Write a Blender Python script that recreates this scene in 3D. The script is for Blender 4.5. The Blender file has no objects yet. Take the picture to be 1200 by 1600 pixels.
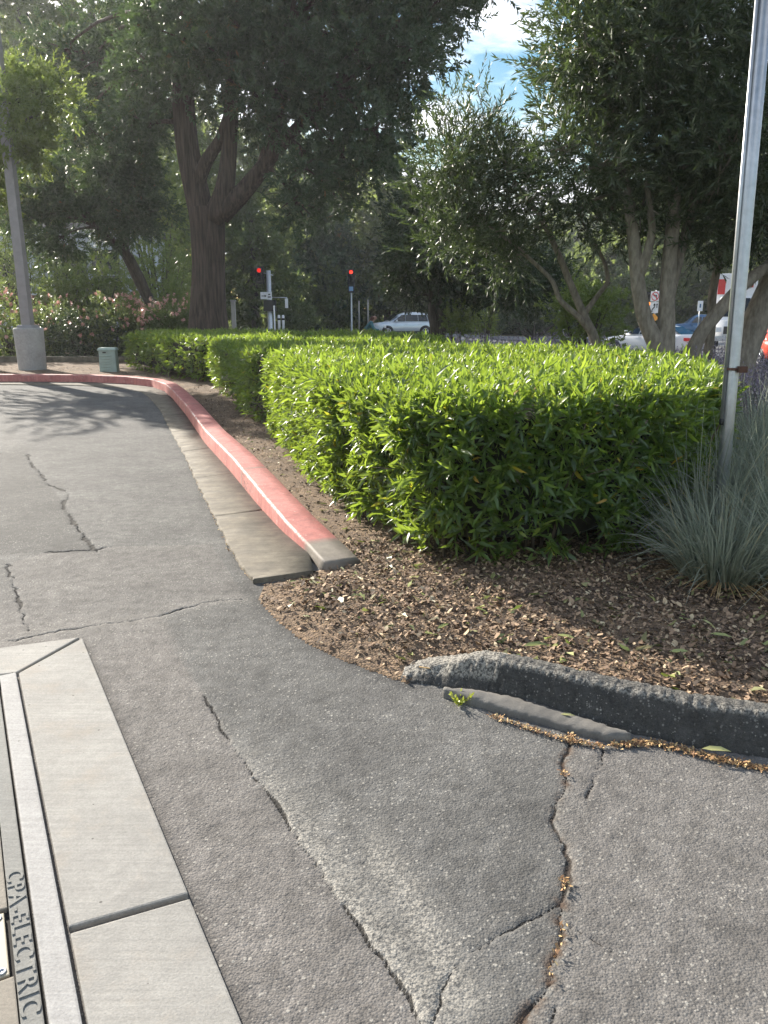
import bpy, bmesh, math, random
import numpy as np
from mathutils import Vector, Matrix
R = math.radians
rng = np.random.default_rng(7)
random.seed(7)
sc = bpy.context.scene
col = sc.collection
CAM_H = 1.55
PITCH = math.atan(310/1200)
SUN_AZ, SUN_EL = -40.0, 24.5          # degrees: azimuth from +Y (negative = left), elevation

# ------------------------------------------------------------------ camera, sky, sun, exposure
cam = bpy.data.cameras.new("camera"); camo = bpy.data.objects.new("camera", cam); col.objects.link(camo)
cam.sensor_fit = 'HORIZONTAL'; cam.sensor_width = 36; cam.lens = 36
cam.clip_start = 0.05; cam.clip_end = 3000
camo.location = (0, 0, CAM_H); camo.rotation_euler = (math.pi/2-PITCH, 0, 0)
sc.camera = camo
sc.view_settings.view_transform = 'Standard'; sc.view_settings.look = 'None'
sc.view_settings.exposure = 1.38; sc.view_settings.gamma = 1
sc.cycles.max_bounces = 8; sc.cycles.transparent_max_bounces = 8
sc.cycles.caustics_reflective = False; sc.cycles.caustics_refractive = False

world = bpy.data.worlds.new("World"); sc.world = world; world.use_nodes = True
wn = world.node_tree.nodes; wl = world.node_tree.links
bg = wn['Background']; bg.inputs['Strength'].default_value = 0.11
sky = wn.new('ShaderNodeTexSky'); sky.sky_type = 'NISHITA'; sky.sun_disc = False
sky.sun_elevation = R(SUN_EL); sky.sun_rotation = R(SUN_AZ); sky.air_density = 1.3; sky.dust_density = 1.2
tc = wn.new('ShaderNodeTexCoord')
sep = wn.new('ShaderNodeSeparateXYZ'); wl.new(tc.outputs['Generated'], sep.inputs[0])
mx = wn.new('ShaderNodeMath'); mx.operation = 'MAXIMUM'; mx.inputs[1].default_value = 0.06; wl.new(sep.outputs['Z'], mx.inputs[0])
dv = wn.new('ShaderNodeVectorMath'); dv.operation = 'SCALE'
rc = wn.new('ShaderNodeMath'); rc.operation = 'DIVIDE'; rc.inputs[0].default_value = 1; wl.new(mx.outputs[0], rc.inputs[1])
wl.new(tc.outputs['Generated'], dv.inputs[0]); wl.new(rc.outputs[0], dv.inputs['Scale'])
nz = wn.new('ShaderNodeTexNoise'); nz.inputs['Scale'].default_value = 1.05; nz.inputs['Detail'].default_value = 7; nz.inputs['Roughness'].default_value = 0.55
wl.new(dv.outputs[0], nz.inputs['Vector'])
cr = wn.new('ShaderNodeValToRGB'); cr.color_ramp.elements[0].position = 0.46; cr.color_ramp.elements[1].position = 0.60
wl.new(nz.outputs['Fac'], cr.inputs[0])
mix = wn.new('ShaderNodeMix'); mix.data_type = 'RGBA'; mix.inputs['B'].default_value = (6.6, 6.7, 7.0, 1)
sat = wn.new('ShaderNodeHueSaturation'); sat.inputs['Saturation'].default_value = 2.1; sat.inputs['Value'].default_value = 0.52
wl.new(sky.outputs[0], sat.inputs['Color'])
wl.new(cr.outputs[0], mix.inputs['Factor']); wl.new(sat.outputs[0], mix.inputs['A']); wl.new(mix.outputs['Result'], bg.inputs['Color'])

sun = bpy.data.lights.new("sun", 'SUN'); sun.energy = 4.8; sun.angle = R(0.5); sun.color = (1.0, 0.93, 0.82)
suno = bpy.data.objects.new("sun", sun); col.objects.link(suno)
sdir = Vector((math.sin(R(SUN_AZ))*math.cos(R(SUN_EL)), math.cos(R(SUN_AZ))*math.cos(R(SUN_EL)), math.sin(R(SUN_EL))))
suno.rotation_euler = sdir.to_track_quat('Z', 'Y').to_euler()

# ------------------------------------------------------------------ helpers
CP, SP = math.cos(PITCH), math.sin(PITCH)
def ray(px, py):
    u = (px-600)/1200; v = (py-800)/1200
    return u, CP-v*SP, -SP-v*CP
def G(px, py, z=0.0):                       # photo pixel -> point on the plane at height z
    u, dy, dz = ray(px, py); t = (z-CAM_H)/dz
    return Vector((u*t, dy*t, z))
def W(px, py, Y):                           # photo pixel -> point at distance Y
    u, dy, dz = ray(px, py); t = Y/dy
    return Vector((u*t, Y, CAM_H+dz*t))

def ss(a, b, x):
    t = np.clip((np.asarray(x, float)-a)/(b-a), 0, 1); return t*t*(3-2*t)
def gz(x, y):                               # terrain height beyond the beds: falls gently to the right
    return -0.06-0.34*ss(3, 12, x)*ss(14, 26, y)

def tag(o, label=None, cat=None, group=None, kind=None):
    if label: o['label'] = label
    if cat: o['category'] = cat
    if group: o['group'] = group
    if kind: o['kind'] = kind
    return o
def empty(name, loc=(0, 0, 0), rz=0.0, label=None, cat=None, group=None):
    o = bpy.data.objects.new(name, None); col.objects.link(o)
    o.location = loc; o.rotation_euler = (0, 0, rz); o.empty_display_size = 0.2
    return tag(o, label, cat, group)

def np_mesh(name, V, F_list, mat, parent=None, smooth=False, attrs=None, world=True):
    """V (n,3); F_list: list of int arrays (m,k). One mesh object. Vertices are given in world space."""
    me = bpy.data.meshes.new(name)
    V = np.ascontiguousarray(V, np.float32)
    me.vertices.add(len(V)); me.vertices.foreach_set('co', V.ravel())
    loops = np.concatenate([f.ravel() for f in F_list]).astype(np.int32)
    starts = []; o = 0
    for f in F_list:
        starts.append(o+np.arange(len(f))*f.shape[1]); o += f.size
    starts = np.concatenate(starts).astype(np.int32)
    me.loops.add(len(loops)); me.loops.foreach_set('vertex_index', loops)
    me.polygons.add(len(starts)); me.polygons.foreach_set('loop_start', starts)
    if smooth: me.polygons.foreach_set('use_smooth', np.ones(len(starts), bool))
    me.update(calc_edges=True)
    for k, a in (attrs or {}).items():
        at = me.attributes.new(k, 'FLOAT', 'POINT'); at.data.foreach_set('value', np.ascontiguousarray(a, np.float32))
    me.materials.append(mat)
    ob = bpy.data.objects.new(name, me); col.objects.link(ob)
    if parent is not None:
        ob.parent = parent
        if world: ob.matrix_parent_inverse = world_matrix(parent).inverted()
    return ob
def world_matrix(o):
    m = Matrix.LocRotScale(o.location, o.rotation_euler, o.scale)
    if o.parent: m = world_matrix(o.parent) @ o.matrix_parent_inverse @ m
    return m

class MB:
    """collects simple shapes in the thing's own space; build() links them as ONE mesh object"""
    def __init__(self): self.v = []; self.f = []; self.sm = []
    def add(self, vs, fs, smooth=False):
        b = len(self.v); self.v += [tuple(x) for x in vs]
        self.f += [tuple(i+b for i in f) for f in fs]; self.sm += [smooth]*len(fs); return self
    def box(self, x0, x1, y0, y1, z0, z1, tx=0.0, ty=0.0):
        return self.add([(x0, y0, z0), (x1, y0, z0), (x1, y1, z0), (x0, y1, z0),
                  (x0+tx, y0+ty, z1), (x1-tx, y0+ty, z1), (x1-tx, y1-ty, z1), (x0+tx, y1-ty, z1)],
                 [(0, 3, 2, 1), (4, 5, 6, 7), (0, 1, 5, 4), (1, 2, 6, 5), (2, 3, 7, 6), (3, 0, 4, 7)])
    def lathe(self, prof, n=24, c=(0, 0, 0), axis='z', smooth=True):
        vs = []; fs = []
        for r, h in prof:
            for i in range(n):
                a = 2*math.pi*i/n
                p = (r*math.cos(a), r*math.sin(a), h)
                if axis == 'y': p = (p[0], p[2], p[1])
                if axis == 'x': p = (p[2], p[0], p[1])
                vs.append((p[0]+c[0], p[1]+c[1], p[2]+c[2]))
        for k in range(len(prof)-1):
            for i in range(n):
                j = (i+1) % n; fs.append((k*n+i, k*n+j, (k+1)*n+j, (k+1)*n+i))
        fs.append(tuple(range(n-1, -1, -1))); fs.append(tuple(range((len(prof)-1)*n, len(prof)*n)))
        return self.add(vs, fs, smooth)
    def tube(self, pts, rad, n=8, smooth=True):
        pts = [Vector(p) for p in pts]
        if not hasattr(rad, '__len__'): rad = [rad]*len(pts)
        vs = []; fs = []; prev = None
        for i, p in enumerate(pts):
            t = (pts[min(i+1, len(pts)-1)]-pts[max(i-1, 0)]).normalized()
            if prev is None:
                a = t.orthogonal().normalized()
            else:
                a = (prev-t*prev.dot(t)); a = a.normalized() if a.length > 1e-6 else t.orthogonal().normalized()
            prev = a; b = t.cross(a)
            for k in range(n):
                an = 2*math.pi*k/n; vs.append(p+(a*math.cos(an)+b*math.sin(an))*rad[i])
        m = len(pts)
        for i in range(m-1):
            for k in range(n):
                j = (k+1) % n; fs.append((i*n+k, i*n+j, (i+1)*n+j, (i+1)*n+k))
        fs.append(tuple(range(n-1, -1, -1))); fs.append(tuple(range((m-1)*n, m*n)))
        return self.add(vs, fs, smooth)
    def prism(self, poly, z0, z1, plane='xy', off=0):
        n = len(poly)
        def q(a, b, c): return (a, b, c) if plane == 'xy' else ((a, c, b) if plane == 'xz' else (c, a, b))
        vs = [q(a, b, z0) for a, b in poly]+[q(a, b, z1) for a, b in poly]
        fs = [tuple(range(n-1, -1, -1)), tuple(range(n, 2*n))]+[(i, (i+1) % n, n+(i+1) % n, n+i) for i in range(n)]
        return self.add(vs, fs)
    def build(self, name, mat, parent=None, bevel=0.0, fix=True):
        me = bpy.data.meshes.new(name); me.from_pydata(self.v, [], self.f)
        me.polygons.foreach_set('use_smooth', self.sm); me.materials.append(mat); me.update()
        if fix or bevel:
            bm = bmesh.new(); bm.from_mesh(me)
            if bevel:
                bmesh.ops.bevel(bm, geom=[e for e in bm.edges if len(e.link_faces) == 2 and e.calc_face_angle() > 0.7], offset=bevel, segments=2, affect='EDGES', profile=0.6)
            bmesh.ops.recalc_face_normals(bm, faces=bm.faces); bm.to_mesh(me); bm.free()
        ob = bpy.data.objects.new(name, me); col.objects.link(ob)
        if parent is not None: ob.parent = parent
        return ob

# ------------------------------------------------------------------ materials
def mat_new(name):
    m = bpy.data.materials.new(name); m.use_nodes = True
    nt = m.node_tree; b = nt.nodes['Principled BSDF']; return m, nt, nt.nodes, nt.links, b
def N(nodes, t, **kw):
    n = nodes.new(t)
    for k, v in kw.items():
        if k in n.inputs: n.inputs[k].default_value = v
        else: setattr(n, k, v)
    return n
def ramp(nodes, stops):
    r = nodes.new('ShaderNodeValToRGB'); e = r.color_ramp.elements
    while len(e) < len(stops): e.new(0.5)
    for i, (p, c) in enumerate(stops):
        e[i].position = p; e[i].color = (*c, 1) if len(c) == 3 else c
    return r
def mixc(nt, fac, a, b, blend='MIX'):
    m = nt.nodes.new('ShaderNodeMix'); m.data_type = 'RGBA'; m.blend_type = blend
    for s, v in (('Factor', fac), ('A', a), ('B', b)):
        if hasattr(v, 'is_linked') or hasattr(v, 'node'): nt.links.new(v, m.inputs[s])
        elif s == 'Factor': m.inputs[s].default_value = v
        else: m.inputs[s].default_value = (*v, 1)
    return m.outputs['Result']
def math_n(nt, op, a, b=0.0, clamp=False):
    m = nt.nodes.new('ShaderNodeMath'); m.operation = op; m.use_clamp = clamp
    for i, v in enumerate((a, b)):
        if hasattr(v, 'node'): nt.links.new(v, m.inputs[i])
        else: m.inputs[i].default_value = v
    return m.outputs[0]
def attr(nt, name):
    a = nt.nodes.new('ShaderNodeAttribute'); a.attribute_name = name; return a.outputs['Fac']
def pos(nt):
    g = nt.nodes.new('ShaderNodeNewGeometry'); return g.outputs['Position']
def noise(nt, vec, scale, detail=4, rough=0.55, out='Fac'):
    n = N(nt.nodes, 'ShaderNodeTexNoise', Scale=scale, Detail=detail, Roughness=rough); nt.links.new(vec, n.inputs['Vector']); return n.outputs[out]
def voro(nt, vec, scale, out='Distance', feature='F1'):
    n = N(nt.nodes, 'ShaderNodeTexVoronoi', Scale=scale); n.feature = feature; nt.links.new(vec, n.inputs['Vector']); return n.outputs[out]
def rampf(nt, fac, stops):
    r = ramp(nt.nodes, stops); nt.links.new(fac, r.inputs[0]); return r.outputs['Color']
def bump(nt, h, strength, dist, normal=None):
    b = N(nt.nodes, 'ShaderNodeBump', Strength=strength, Distance=dist); nt.links.new(h, b.inputs['Height'])
    if normal is not None: nt.links.new(normal, b.inputs['Normal'])
    return b.outputs['Normal']

def simple(name, c, rough=0.6, metal=0.0, var=0.12, scale=8.0, bmp=0.0):
    m, nt, ns, ls, b = mat_new(name)
    tcn = ns.new('ShaderNodeTexCoord').outputs['Object']
    f = noise(nt, tcn, scale, 5)
    lo = tuple(max(0, x*(1-var)) for x in c); hi = tuple(min(1, x*(1+var)) for x in c)
    ls.new(rampf(nt, f, [(0.3, lo), (0.7, hi)]), b.inputs['Base Color'])
    b.inputs['Roughness'].default_value = rough; b.inputs['Metallic'].default_value = metal
    if bmp: ls.new(bump(nt, noise(nt, tcn, scale*8, 4), bmp, 0.01), b.inputs['Normal'])
    return m
def leafmat(name, stops, trans=0.35, tcol=(0.25, 0.42, 0.03), rough=0.38, spec=0.5):
    m, nt, ns, ls, b = mat_new(name)
    c = rampf(nt, attr(nt, 'rnd'), stops)
    ls.new(c, b.inputs['Base Color']); b.inputs['Roughness'].default_value = rough
    b.inputs['Specular IOR Level'].default_value = spec
    t = ns.new('ShaderNodeBsdfTranslucent')
    ls.new(mixc(nt, 0.5, c, tcol), t.inputs['Color'])
    mxs = N(ns, 'ShaderNodeMixShader'); mxs.inputs[0].default_value = trans
    ls.new(b.outputs[0], mxs.inputs[1]); ls.new(t.outputs[0], mxs.inputs[2])
    ls.new(mxs.outputs[0], ns['Material Output'].inputs['Surface'])
    return m
def emis(name, c, s):
    m, nt, ns, ls, b = mat_new(name)
    b.inputs['Base Color'].default_value = (*c, 1); b.inputs['Emission Color'].default_value = (*c, 1); b.inputs['Emission Strength'].default_value = s
    return m
def bark(name, c0, c1, sx=14, sz=1.6, strength=0.9, dist=0.05):
    m, nt, ns, ls, b = mat_new(name)
    mp = N(ns, 'ShaderNodeMapping'); mp.inputs['Scale'].default_value = (sx, sx, sz)
    ls.new(pos(nt), mp.inputs['Vector'])
    f = noise(nt, mp.outputs[0], 1.0, 6, 0.6)
    ls.new(rampf(nt, f, [(0.33, c0), (0.68, c1)]), b.inputs['Base Color'])
    b.inputs['Roughness'].default_value = 0.9; b.inputs['Specular IOR Level'].default_value = 0.2
    ls.new(bump(nt, f, strength, dist), b.inputs['Normal'])
    return m

def asphalt_mat(name, dark=False):
    m, nt, ns, ls, b = mat_new(name)
    p = pos(nt)
    k = 0.50 if dark else 1.0
    grain = noise(nt, p, 240, 3, 0.7); patchy = noise(nt, p, 3.4, 5, 0.65)
    v1 = voro(nt, p, 150, 'Distance'); vc = voro(nt, p, 150, 'Color')
    v2 = voro(nt, p, 72, 'Distance'); v2c = voro(nt, p, 72, 'Color')
    n1 = noise(nt, p, 1.1, 6, 0.6); n2 = noise(nt, p, 14, 5, 0.65)
    c = rampf(nt, n1, [(0.3, (0.094*k, 0.091*k, 0.086*k)), (0.7, (0.146*k, 0.141*k, 0.132*k))])
    c = mixc(nt, math_n(nt, 'MULTIPLY', attr(nt, 'tone'), 1.0, True), c, (0.160, 0.147, 0.135))
    c = mixc(nt, 0.8, c, rampf(nt, n2, [(0.25, (0.28, 0.28, 0.28)), (0.75, (0.72, 0.72, 0.72))]), 'OVERLAY')
    c = mixc(nt, 0.75, c, rampf(nt, grain, [(0.3, (0.25,)*3), (0.7, (0.75,)*3)]), 'OVERLAY')
    c = mixc(nt, 0.45, c, rampf(nt, patchy, [(0.3, (0.3,)*3), (0.7, (0.64,)*3)]), 'OVERLAY')
    c = mixc(nt, math_n(nt, 'MULTIPLY', attr(nt, 'dk'), 0.60, True), c, (0.03, 0.029, 0.028))
    sepc = ns.new('ShaderNodeSeparateColor'); ls.new(vc, sepc.inputs[0])
    # pale and dark aggregate
    c = mixc(nt, rampf(nt, sepc.outputs[1], [(0.0, (0.5,)*3), (0.28, (0, 0, 0))]), c, (0.05, 0.05, 0.052))
    pale = math_n(nt, 'MULTIPLY', math_n(nt, 'GREATER_THAN', sepc.outputs[0], 0.93), math_n(nt, 'LESS_THAN', v1, 0.42))
    sp2 = ns.new('ShaderNodeSeparateColor'); ls.new(v2c, sp2.inputs[0])
    pale2 = math_n(nt, 'MULTIPLY', math_n(nt, 'GREATER_THAN', sp2.outputs[0], 0.885), math_n(nt, 'LESS_THAN', v2, 0.33))
    pal = math_n(nt, 'MULTIPLY', math_n(nt, 'MAXIMUM', pale, pale2), rampf(nt, patchy, [(0.35, (0.25,)*3), (0.65, (1.2,)*3)]))
    c = mixc(nt, math_n(nt, 'MULTIPLY', pal, 0.75), c, (0.36, 0.34, 0.30))
    # worn pale bands; on the asphalt kerb also sunlight painted on its crest
    wf = math_n(nt, 'MULTIPLY', attr(nt, 'worn_or_lit'), rampf(nt, noise(nt, p, 85, 4, 0.75), [(0.44, (0.04,)*3), (0.56, (1, 1, 1))]), True)
    c = mixc(nt, math_n(nt, 'MULTIPLY', wf, 0.85), c, (0.37, 0.345, 0.30))
    # cracks: value 0 at the centre line, 1 = crack half width
    cn = math_n(nt, 'ADD', attr(nt, 'crack'), math_n(nt, 'MULTIPLY', math_n(nt, 'SUBTRACT', noise(nt, p, 60, 5, 0.8), 0.5), 1.45))
    cf = rampf(nt, cn, [(0.55, (1, 1, 1)), (0.85, (0, 0, 0))])
    c = mixc(nt, math_n(nt, 'MULTIPLY', cf, 0.9), c, (0.018, 0.016, 0.014))
    # brown dirt lying in the wide crack
    c = mixc(nt, math_n(nt, 'MULTIPLY', attr(nt, 'dirt'), rampf(nt, noise(nt, p, 30, 4), [(0.42, (0, 0, 0)), (0.56, (1, 1, 1))])), c, (0.085, 0.058, 0.042))
    ls.new(c, b.inputs['Base Color']); b.inputs['Roughness'].default_value = 0.88; b.inputs['Specular IOR Level'].default_value = 0.22
    h = math_n(nt, 'ADD', math_n(nt, 'MULTIPLY', v1, -0.5), math_n(nt, 'MULTIPLY', v2, -0.5))
    h = math_n(nt, 'ADD', h, math_n(nt, 'MULTIPLY', noise(nt, p, 45, 5, 0.7), 0.25))
    h = math_n(nt, 'SUBTRACT', h, math_n(nt, 'MULTIPLY', cf, 1.5))
    nb = bump(nt, h, 0.6, 0.006)
    if dark: nb = bump(nt, noise(nt, p, 38, 6, 0.75), 0.8, 0.010, nb)
    ls.new(nb, b.inputs['Normal'])
    return m
def concrete_mat(name, c0, c1, mott=0.0, dirt=(0.09, 0.075, 0.06), dirtamt=0.35, bscale=160):
    m, nt, ns, ls, b = mat_new(name)
    p = pos(nt)
    mp = N(ns, 'ShaderNodeMapping'); mp.inputs['Rotation'].default_value = (0, 0, R(-28.8)); ls.new(p, mp.inputs['Vector'])
    mp2 = N(ns, 'ShaderNodeMapping'); mp2.inputs['Rotation'].default_value = (0, 0, R(28.8)); mp2.inputs['Scale'].default_value = (3, 90, 20); ls.new(p, mp2.inputs['Vector'])
    n1 = noise(nt, p, 2.6, 6, 0.6); n2 = noise(nt, p, 22, 5, 0.7); br = noise(nt, mp2.outputs[0], 1.0, 4, 0.6)
    c = rampf(nt, n1, [(0.3, c0), (0.7, c1)])
    c = mixc(nt, 0.5, c, rampf(nt, n2, [(0.25, (0.36,)*3), (0.75, (0.64,)*3)]), 'OVERLAY')
    c = mixc(nt, 0.32, c, rampf(nt, br, [(0.3, (0.36,)*3), (0.7, (0.64,)*3)]), 'OVERLAY')
    pv_ = voro(nt, p, 34, 'Color'); pd_ = voro(nt, p, 34); sp_ = ns.new('ShaderNodeSeparateColor'); ls.new(pv_, sp_.inputs[0])
    pit = math_n(nt, 'MULTIPLY', math_n(nt, 'GREATER_THAN', sp_.outputs[0], 0.95), math_n(nt, 'LESS_THAN', pd_, 0.16))
    c = mixc(nt, math_n(nt, 'MULTIPLY', pit, 0.75), c, (0.06, 0.05, 0.045))
    c = mixc(nt, 0.4, c, rampf(nt, noise(nt, p, 150, 3, 0.7), [(0.3, (0.3,)*3), (0.7, (0.7,)*3)]), 'OVERLAY')
    if mott:
        c = mixc(nt, mott, c, rampf(nt, noise(nt, p, 6.5, 8, 0.75), [(0.32, (0.2,)*3), (0.68, (0.72,)*3)]), 'OVERLAY')
        mpk = N(ns, 'ShaderNodeMapping'); mpk.inputs['Rotation'].default_value = (0, 0, R(12)); mpk.inputs['Scale'].default_value = (2, 22, 2); ls.new(p, mpk.inputs['Vector'])
        c = mixc(nt, mott*.8, c, rampf(nt, noise(nt, mpk.outputs[0], 1.0, 5, 0.7), [(0.3, (0.3,)*3), (0.7, (0.66,)*3)]), 'OVERLAY')
    df = rampf(nt, noise(nt, p, 5.5, 6, 0.7), [(0.52, (0, 0, 0)), (0.75, (1, 1, 1))])
    c = mixc(nt, math_n(nt, 'MULTIPLY', df, dirtamt), c, dirt)
    ls.new(c, b.inputs['Base Color']); b.inputs['Roughness'].default_value = 0.85
    h = math_n(nt, 'ADD', noise(nt, p, bscale, 4, 0.7), math_n(nt, 'MULTIPLY', br, 0.5))
    ls.new(bump(nt, h, 0.35, 0.004), b.inputs['Normal'])
    return m

M_ASPH = asphalt_mat('asphalt')
M_CONC = concrete_mat('pale_concrete', (0.235, 0.224, 0.204), (0.298, 0.284, 0.258), dirtamt=0.3, dirt=(0.24, 0.165, 0.095))
M_GUT = concrete_mat('gutter_concrete', (0.108, 0.090, 0.064), (0.172, 0.146, 0.107), 0.8, dirtamt=0.8, dirt=(0.055, 0.046, 0.037))
M_BASEC = concrete_mat('lamp_base_concrete', (0.30, 0.30, 0.29), (0.38, 0.375, 0.36), dirtamt=0.25)

def red_kerb_mat():
    m, nt, ns, ls, b = mat_new('red_kerb_paint')
    p = pos(nt)
    n1 = noise(nt, p, 3, 6, 0.65)
    red = rampf(nt, n1, [(0.3, (0.38, 0.115, 0.10)), (0.7, (0.53, 0.205, 0.18))])
    red = mixc(nt, 0.45, red, rampf(nt, noise(nt, p, 26, 5, 0.7), [(0.25, (0.3,)*3), (0.75, (0.68,)*3)]), 'OVERLAY')
    mpz = N(ns, 'ShaderNodeMapping'); mpz.inputs['Scale'].default_value = (14, 14, 2.5); ls.new(p, mpz.inputs['Vector'])
    red = mixc(nt, 0.5, red, rampf(nt, noise(nt, mpz.outputs[0], 1.0, 5, 0.7), [(0.28, (0.25, 0.22, 0.22)), (0.7, (0.66, 0.64, 0.62))]), 'OVERLAY')
    chips = math_n(nt, 'GREATER_THAN', noise(nt, p, 22, 6, 0.8), 0.625)
    red = mixc(nt, math_n(nt, 'MULTIPLY', chips, 0.8), red, (0.5, 0.43, 0.38))
    # worn arris (stored on the mesh) where the paint has rubbed off
    ar = math_n(nt, 'MULTIPLY', attr(nt, 'arris'), rampf(nt, noise(nt, p, 7, 5, 0.7), [(0.43, (0, 0, 0)), (0.56, (1, 1, 1))]))
    red = mixc(nt, math_n(nt, 'MULTIPLY', ar, 0.85), red, (0.62, 0.56, 0.5))
    blk = math_n(nt, 'MULTIPLY', attr(nt, 'scuff'), math_n(nt, 'GREATER_THAN', noise(nt, p, 34, 5, 0.75), 0.53))
    red = mixc(nt, math_n(nt, 'MULTIPLY', blk, 0.85), red, (0.06, 0.045, 0.04))
    grey = rampf(nt, noise(nt, p, 9, 6, 0.7), [(0.3, (0.12, 0.10, 0.08)), (0.7, (0.23, 0.20, 0.165))])
    c = mixc(nt, attr(nt, 'bare'), red, grey)
    ls.new(c, b.inputs['Base Color']); b.inputs['Roughness'].default_value = 0.7
    ls.new(bump(nt, noise(nt, p, 90, 5, 0.7), 0.4, 0.006), b.inputs['Normal'])
    return m
M_RED = red_kerb_mat()

def soil_mat():
    m, nt, ns, ls, b = mat_new('mulch_soil')
    p = pos(nt)
    n1 = noise(nt, p, 3.0, 6, 0.65); v = voro(nt, p, 75, 'Color'); vd = voro(nt, p, 75)
    c = rampf(nt, n1, [(0.3, (0.105, 0.072, 0.047)), (0.72, (0.235, 0.162, 0.100))])
    s = ns.new('ShaderNodeSeparateColor'); ls.new(v, s.inputs[0])
    c = mixc(nt, 0.7, c, rampf(nt, s.outputs[0], [(0.1, (0.22, 0.2, 0.2)), (0.9, (0.76, 0.74, 0.7))]), 'OVERLAY')
    ls.new(c, b.inputs['Base Color']); b.inputs['Roughness'].default_value = 0.95
    h = math_n(nt, 'ADD', math_n(nt, 'MULTIPLY', vd, 0.7), noise(nt, p, 40, 5, 0.7))
    ls.new(bump(nt, h, 0.9, 0.012), b.inputs['Normal'])
    return m
M_SOIL = soil_mat()
def earth_mat():
    m, nt, ns, ls, b = mat_new('bare_earth')
    p = pos(nt)
    ls.new(rampf(nt, noise(nt, p, 0.8, 8, 0.65), [(0.3, (0.05, 0.045, 0.025)), (0.55, (0.085, 0.075, 0.035)), (0.75, (0.13, 0.10, 0.06))]), b.inputs['Base Color'])
    b.inputs['Roughness'].default_value = 0.95
    ls.new(bump(nt, noise(nt, p, 12, 6, 0.7), 0.8, 0.05), b.inputs['Normal'])
    return m
M_EARTH = earth_mat()
M_ROAD = simple('road_asphalt', (0.145, 0.15, 0.16), 0.8, 0, 0.12, 0.6)
M_PAVE = simple('far_pavement', (0.36, 0.34, 0.31), 0.85, 0, 0.12, 2)
M_CHIP = None
def rndmat(name, stops, rough=0.85):
    m, nt, ns, ls, b = mat_new(name)
    ls.new(rampf(nt, attr(nt, 'rnd'), stops), b.inputs['Base Color']); b.inputs['Roughness'].default_value = rough
    return m
M_CHIP = rndmat('bark_chips', [(0.0, (0.055, 0.035, 0.024)), (0.3, (0.19, 0.122, 0.078)), (0.7, (0.35, 0.235, 0.148)), (0.92, (0.48, 0.35, 0.22)), (1.0, (0.56, 0.46, 0.30))])
M_DEB = rndmat('dry_orange_debris', [(0.0, (0.12, 0.06, 0.035)), (0.4, (0.34, 0.19, 0.09)), (0.8, (0.52, 0.34, 0.15)), (1.0, (0.62, 0.48, 0.25))])
M_FALLEN = leafmat('fallen_green_leaf', [(0, (0.20, 0.17, 0.08)), (0.4, (0.24, 0.27, 0.09)), (0.7, (0.34, 0.36, 0.13)), (1, (0.46, 0.42, 0.2))], 0.2, rough=0.5)
M_HEDGE = leafmat('hedge_leaf', [(0.0, (0.028, 0.062, 0.020)), (0.35, (0.055, 0.112, 0.028)), (0.7, (0.108, 0.190, 0.040)), (0.93, (0.20, 0.295, 0.052)), (0.965, (0.28, 0.32, 0.06)), (0.985, (0.45, 0.36, 0.03)), (1.0, (0.5, 0.24, 0.04))], 0.50, (0.50, 0.66, 0.05), rough=0.38, spec=0.85)
M_CORE = simple('hedge_light_block', (0.022, 0.020, 0.012), 0.95, 0, 0.4, 30)  # for the added solid core that blocks light
M_STEM = bark('hedge_stem_bark', (0.06, 0.045, 0.03), (0.16, 0.125, 0.09), 40, 8, 0.5, 0.01)
M_OLIVE = leafmat('olive_leaf', [(0, (0.024, 0.038, 0.020)), (0.5, (0.050, 0.072, 0.036)), (0.8, (0.12, 0.150, 0.085)), (1, (0.28, 0.30, 0.20))], 0.24, (0.20, 0.30, 0.05), rough=0.42)
M_DARKL = leafmat('dark_tree_leaf', [(0, (0.022, 0.036, 0.018)), (0.6, (0.045, 0.066, 0.028)), (1, (0.09, 0.115, 0.05))], 0.22, (0.14, 0.22, 0.04))
M_CONIF = leafmat('conifer_spray', [(0, (0.030, 0.055, 0.032)), (0.55, (0.060, 0.096, 0.052)), (0.88, (0.105, 0.145, 0.07)), (0.95, (0.13, 0.09, 0.045)), (1, (0.19, 0.11, 0.055))], 0.28, (0.17, 0.27, 0.05), rough=0.5)
M_SUNL = leafmat('light_shrub_leaf', [(0, (0.07, 0.105, 0.028)), (0.5, (0.135, 0.185, 0.052)), (1, (0.25, 0.285, 0.095))], 0.52, (0.33, 0.42, 0.08))
M_FAR = leafmat('far_tree_leaf', [(0, (0.045, 0.068, 0.034)), (0.5, (0.085, 0.118, 0.052)), (1, (0.17, 0.21, 0.085))], 0.52, (0.36, 0.45, 0.11))
M_PINK = leafmat('pink_petal', [(0, (0.55, 0.25, 0.22)), (0.5, (0.68, 0.40, 0.35)), (1, (0.8, 0.62, 0.55))], 0.3, (0.8, 0.45, 0.35))
M_GRASS = leafmat('blue_grey_blade', [(0, (0.19, 0.205, 0.155)), (0.5, (0.30, 0.325, 0.255)), (0.85, (0.40, 0.415, 0.33)), (0.93, (0.44, 0.38, 0.24)), (1, (0.48, 0.38, 0.22))], 0.42, (0.36, 0.42, 0.28), rough=0.5)
M_LAV = leafmat('lavender_spike', [(0, (0.10, 0.105, 0.085)), (0.45, (0.17, 0.155, 0.17)), (0.8, (0.27, 0.22, 0.30)), (1, (0.42, 0.36, 0.36))], 0.25, (0.3, 0.25, 0.3), rough=0.7)
M_WEED = leafmat('weed_leaf', [(0, (0.20, 0.26, 0.03)), (1, (0.40, 0.42, 0.06))], 0.4, (0.5, 0.55, 0.05))
M_REDWD = bark('conifer_bark', (0.040, 0.030, 0.026), (0.135, 0.100, 0.085), 16, 1.1, 1.0, 0.08)
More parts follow.
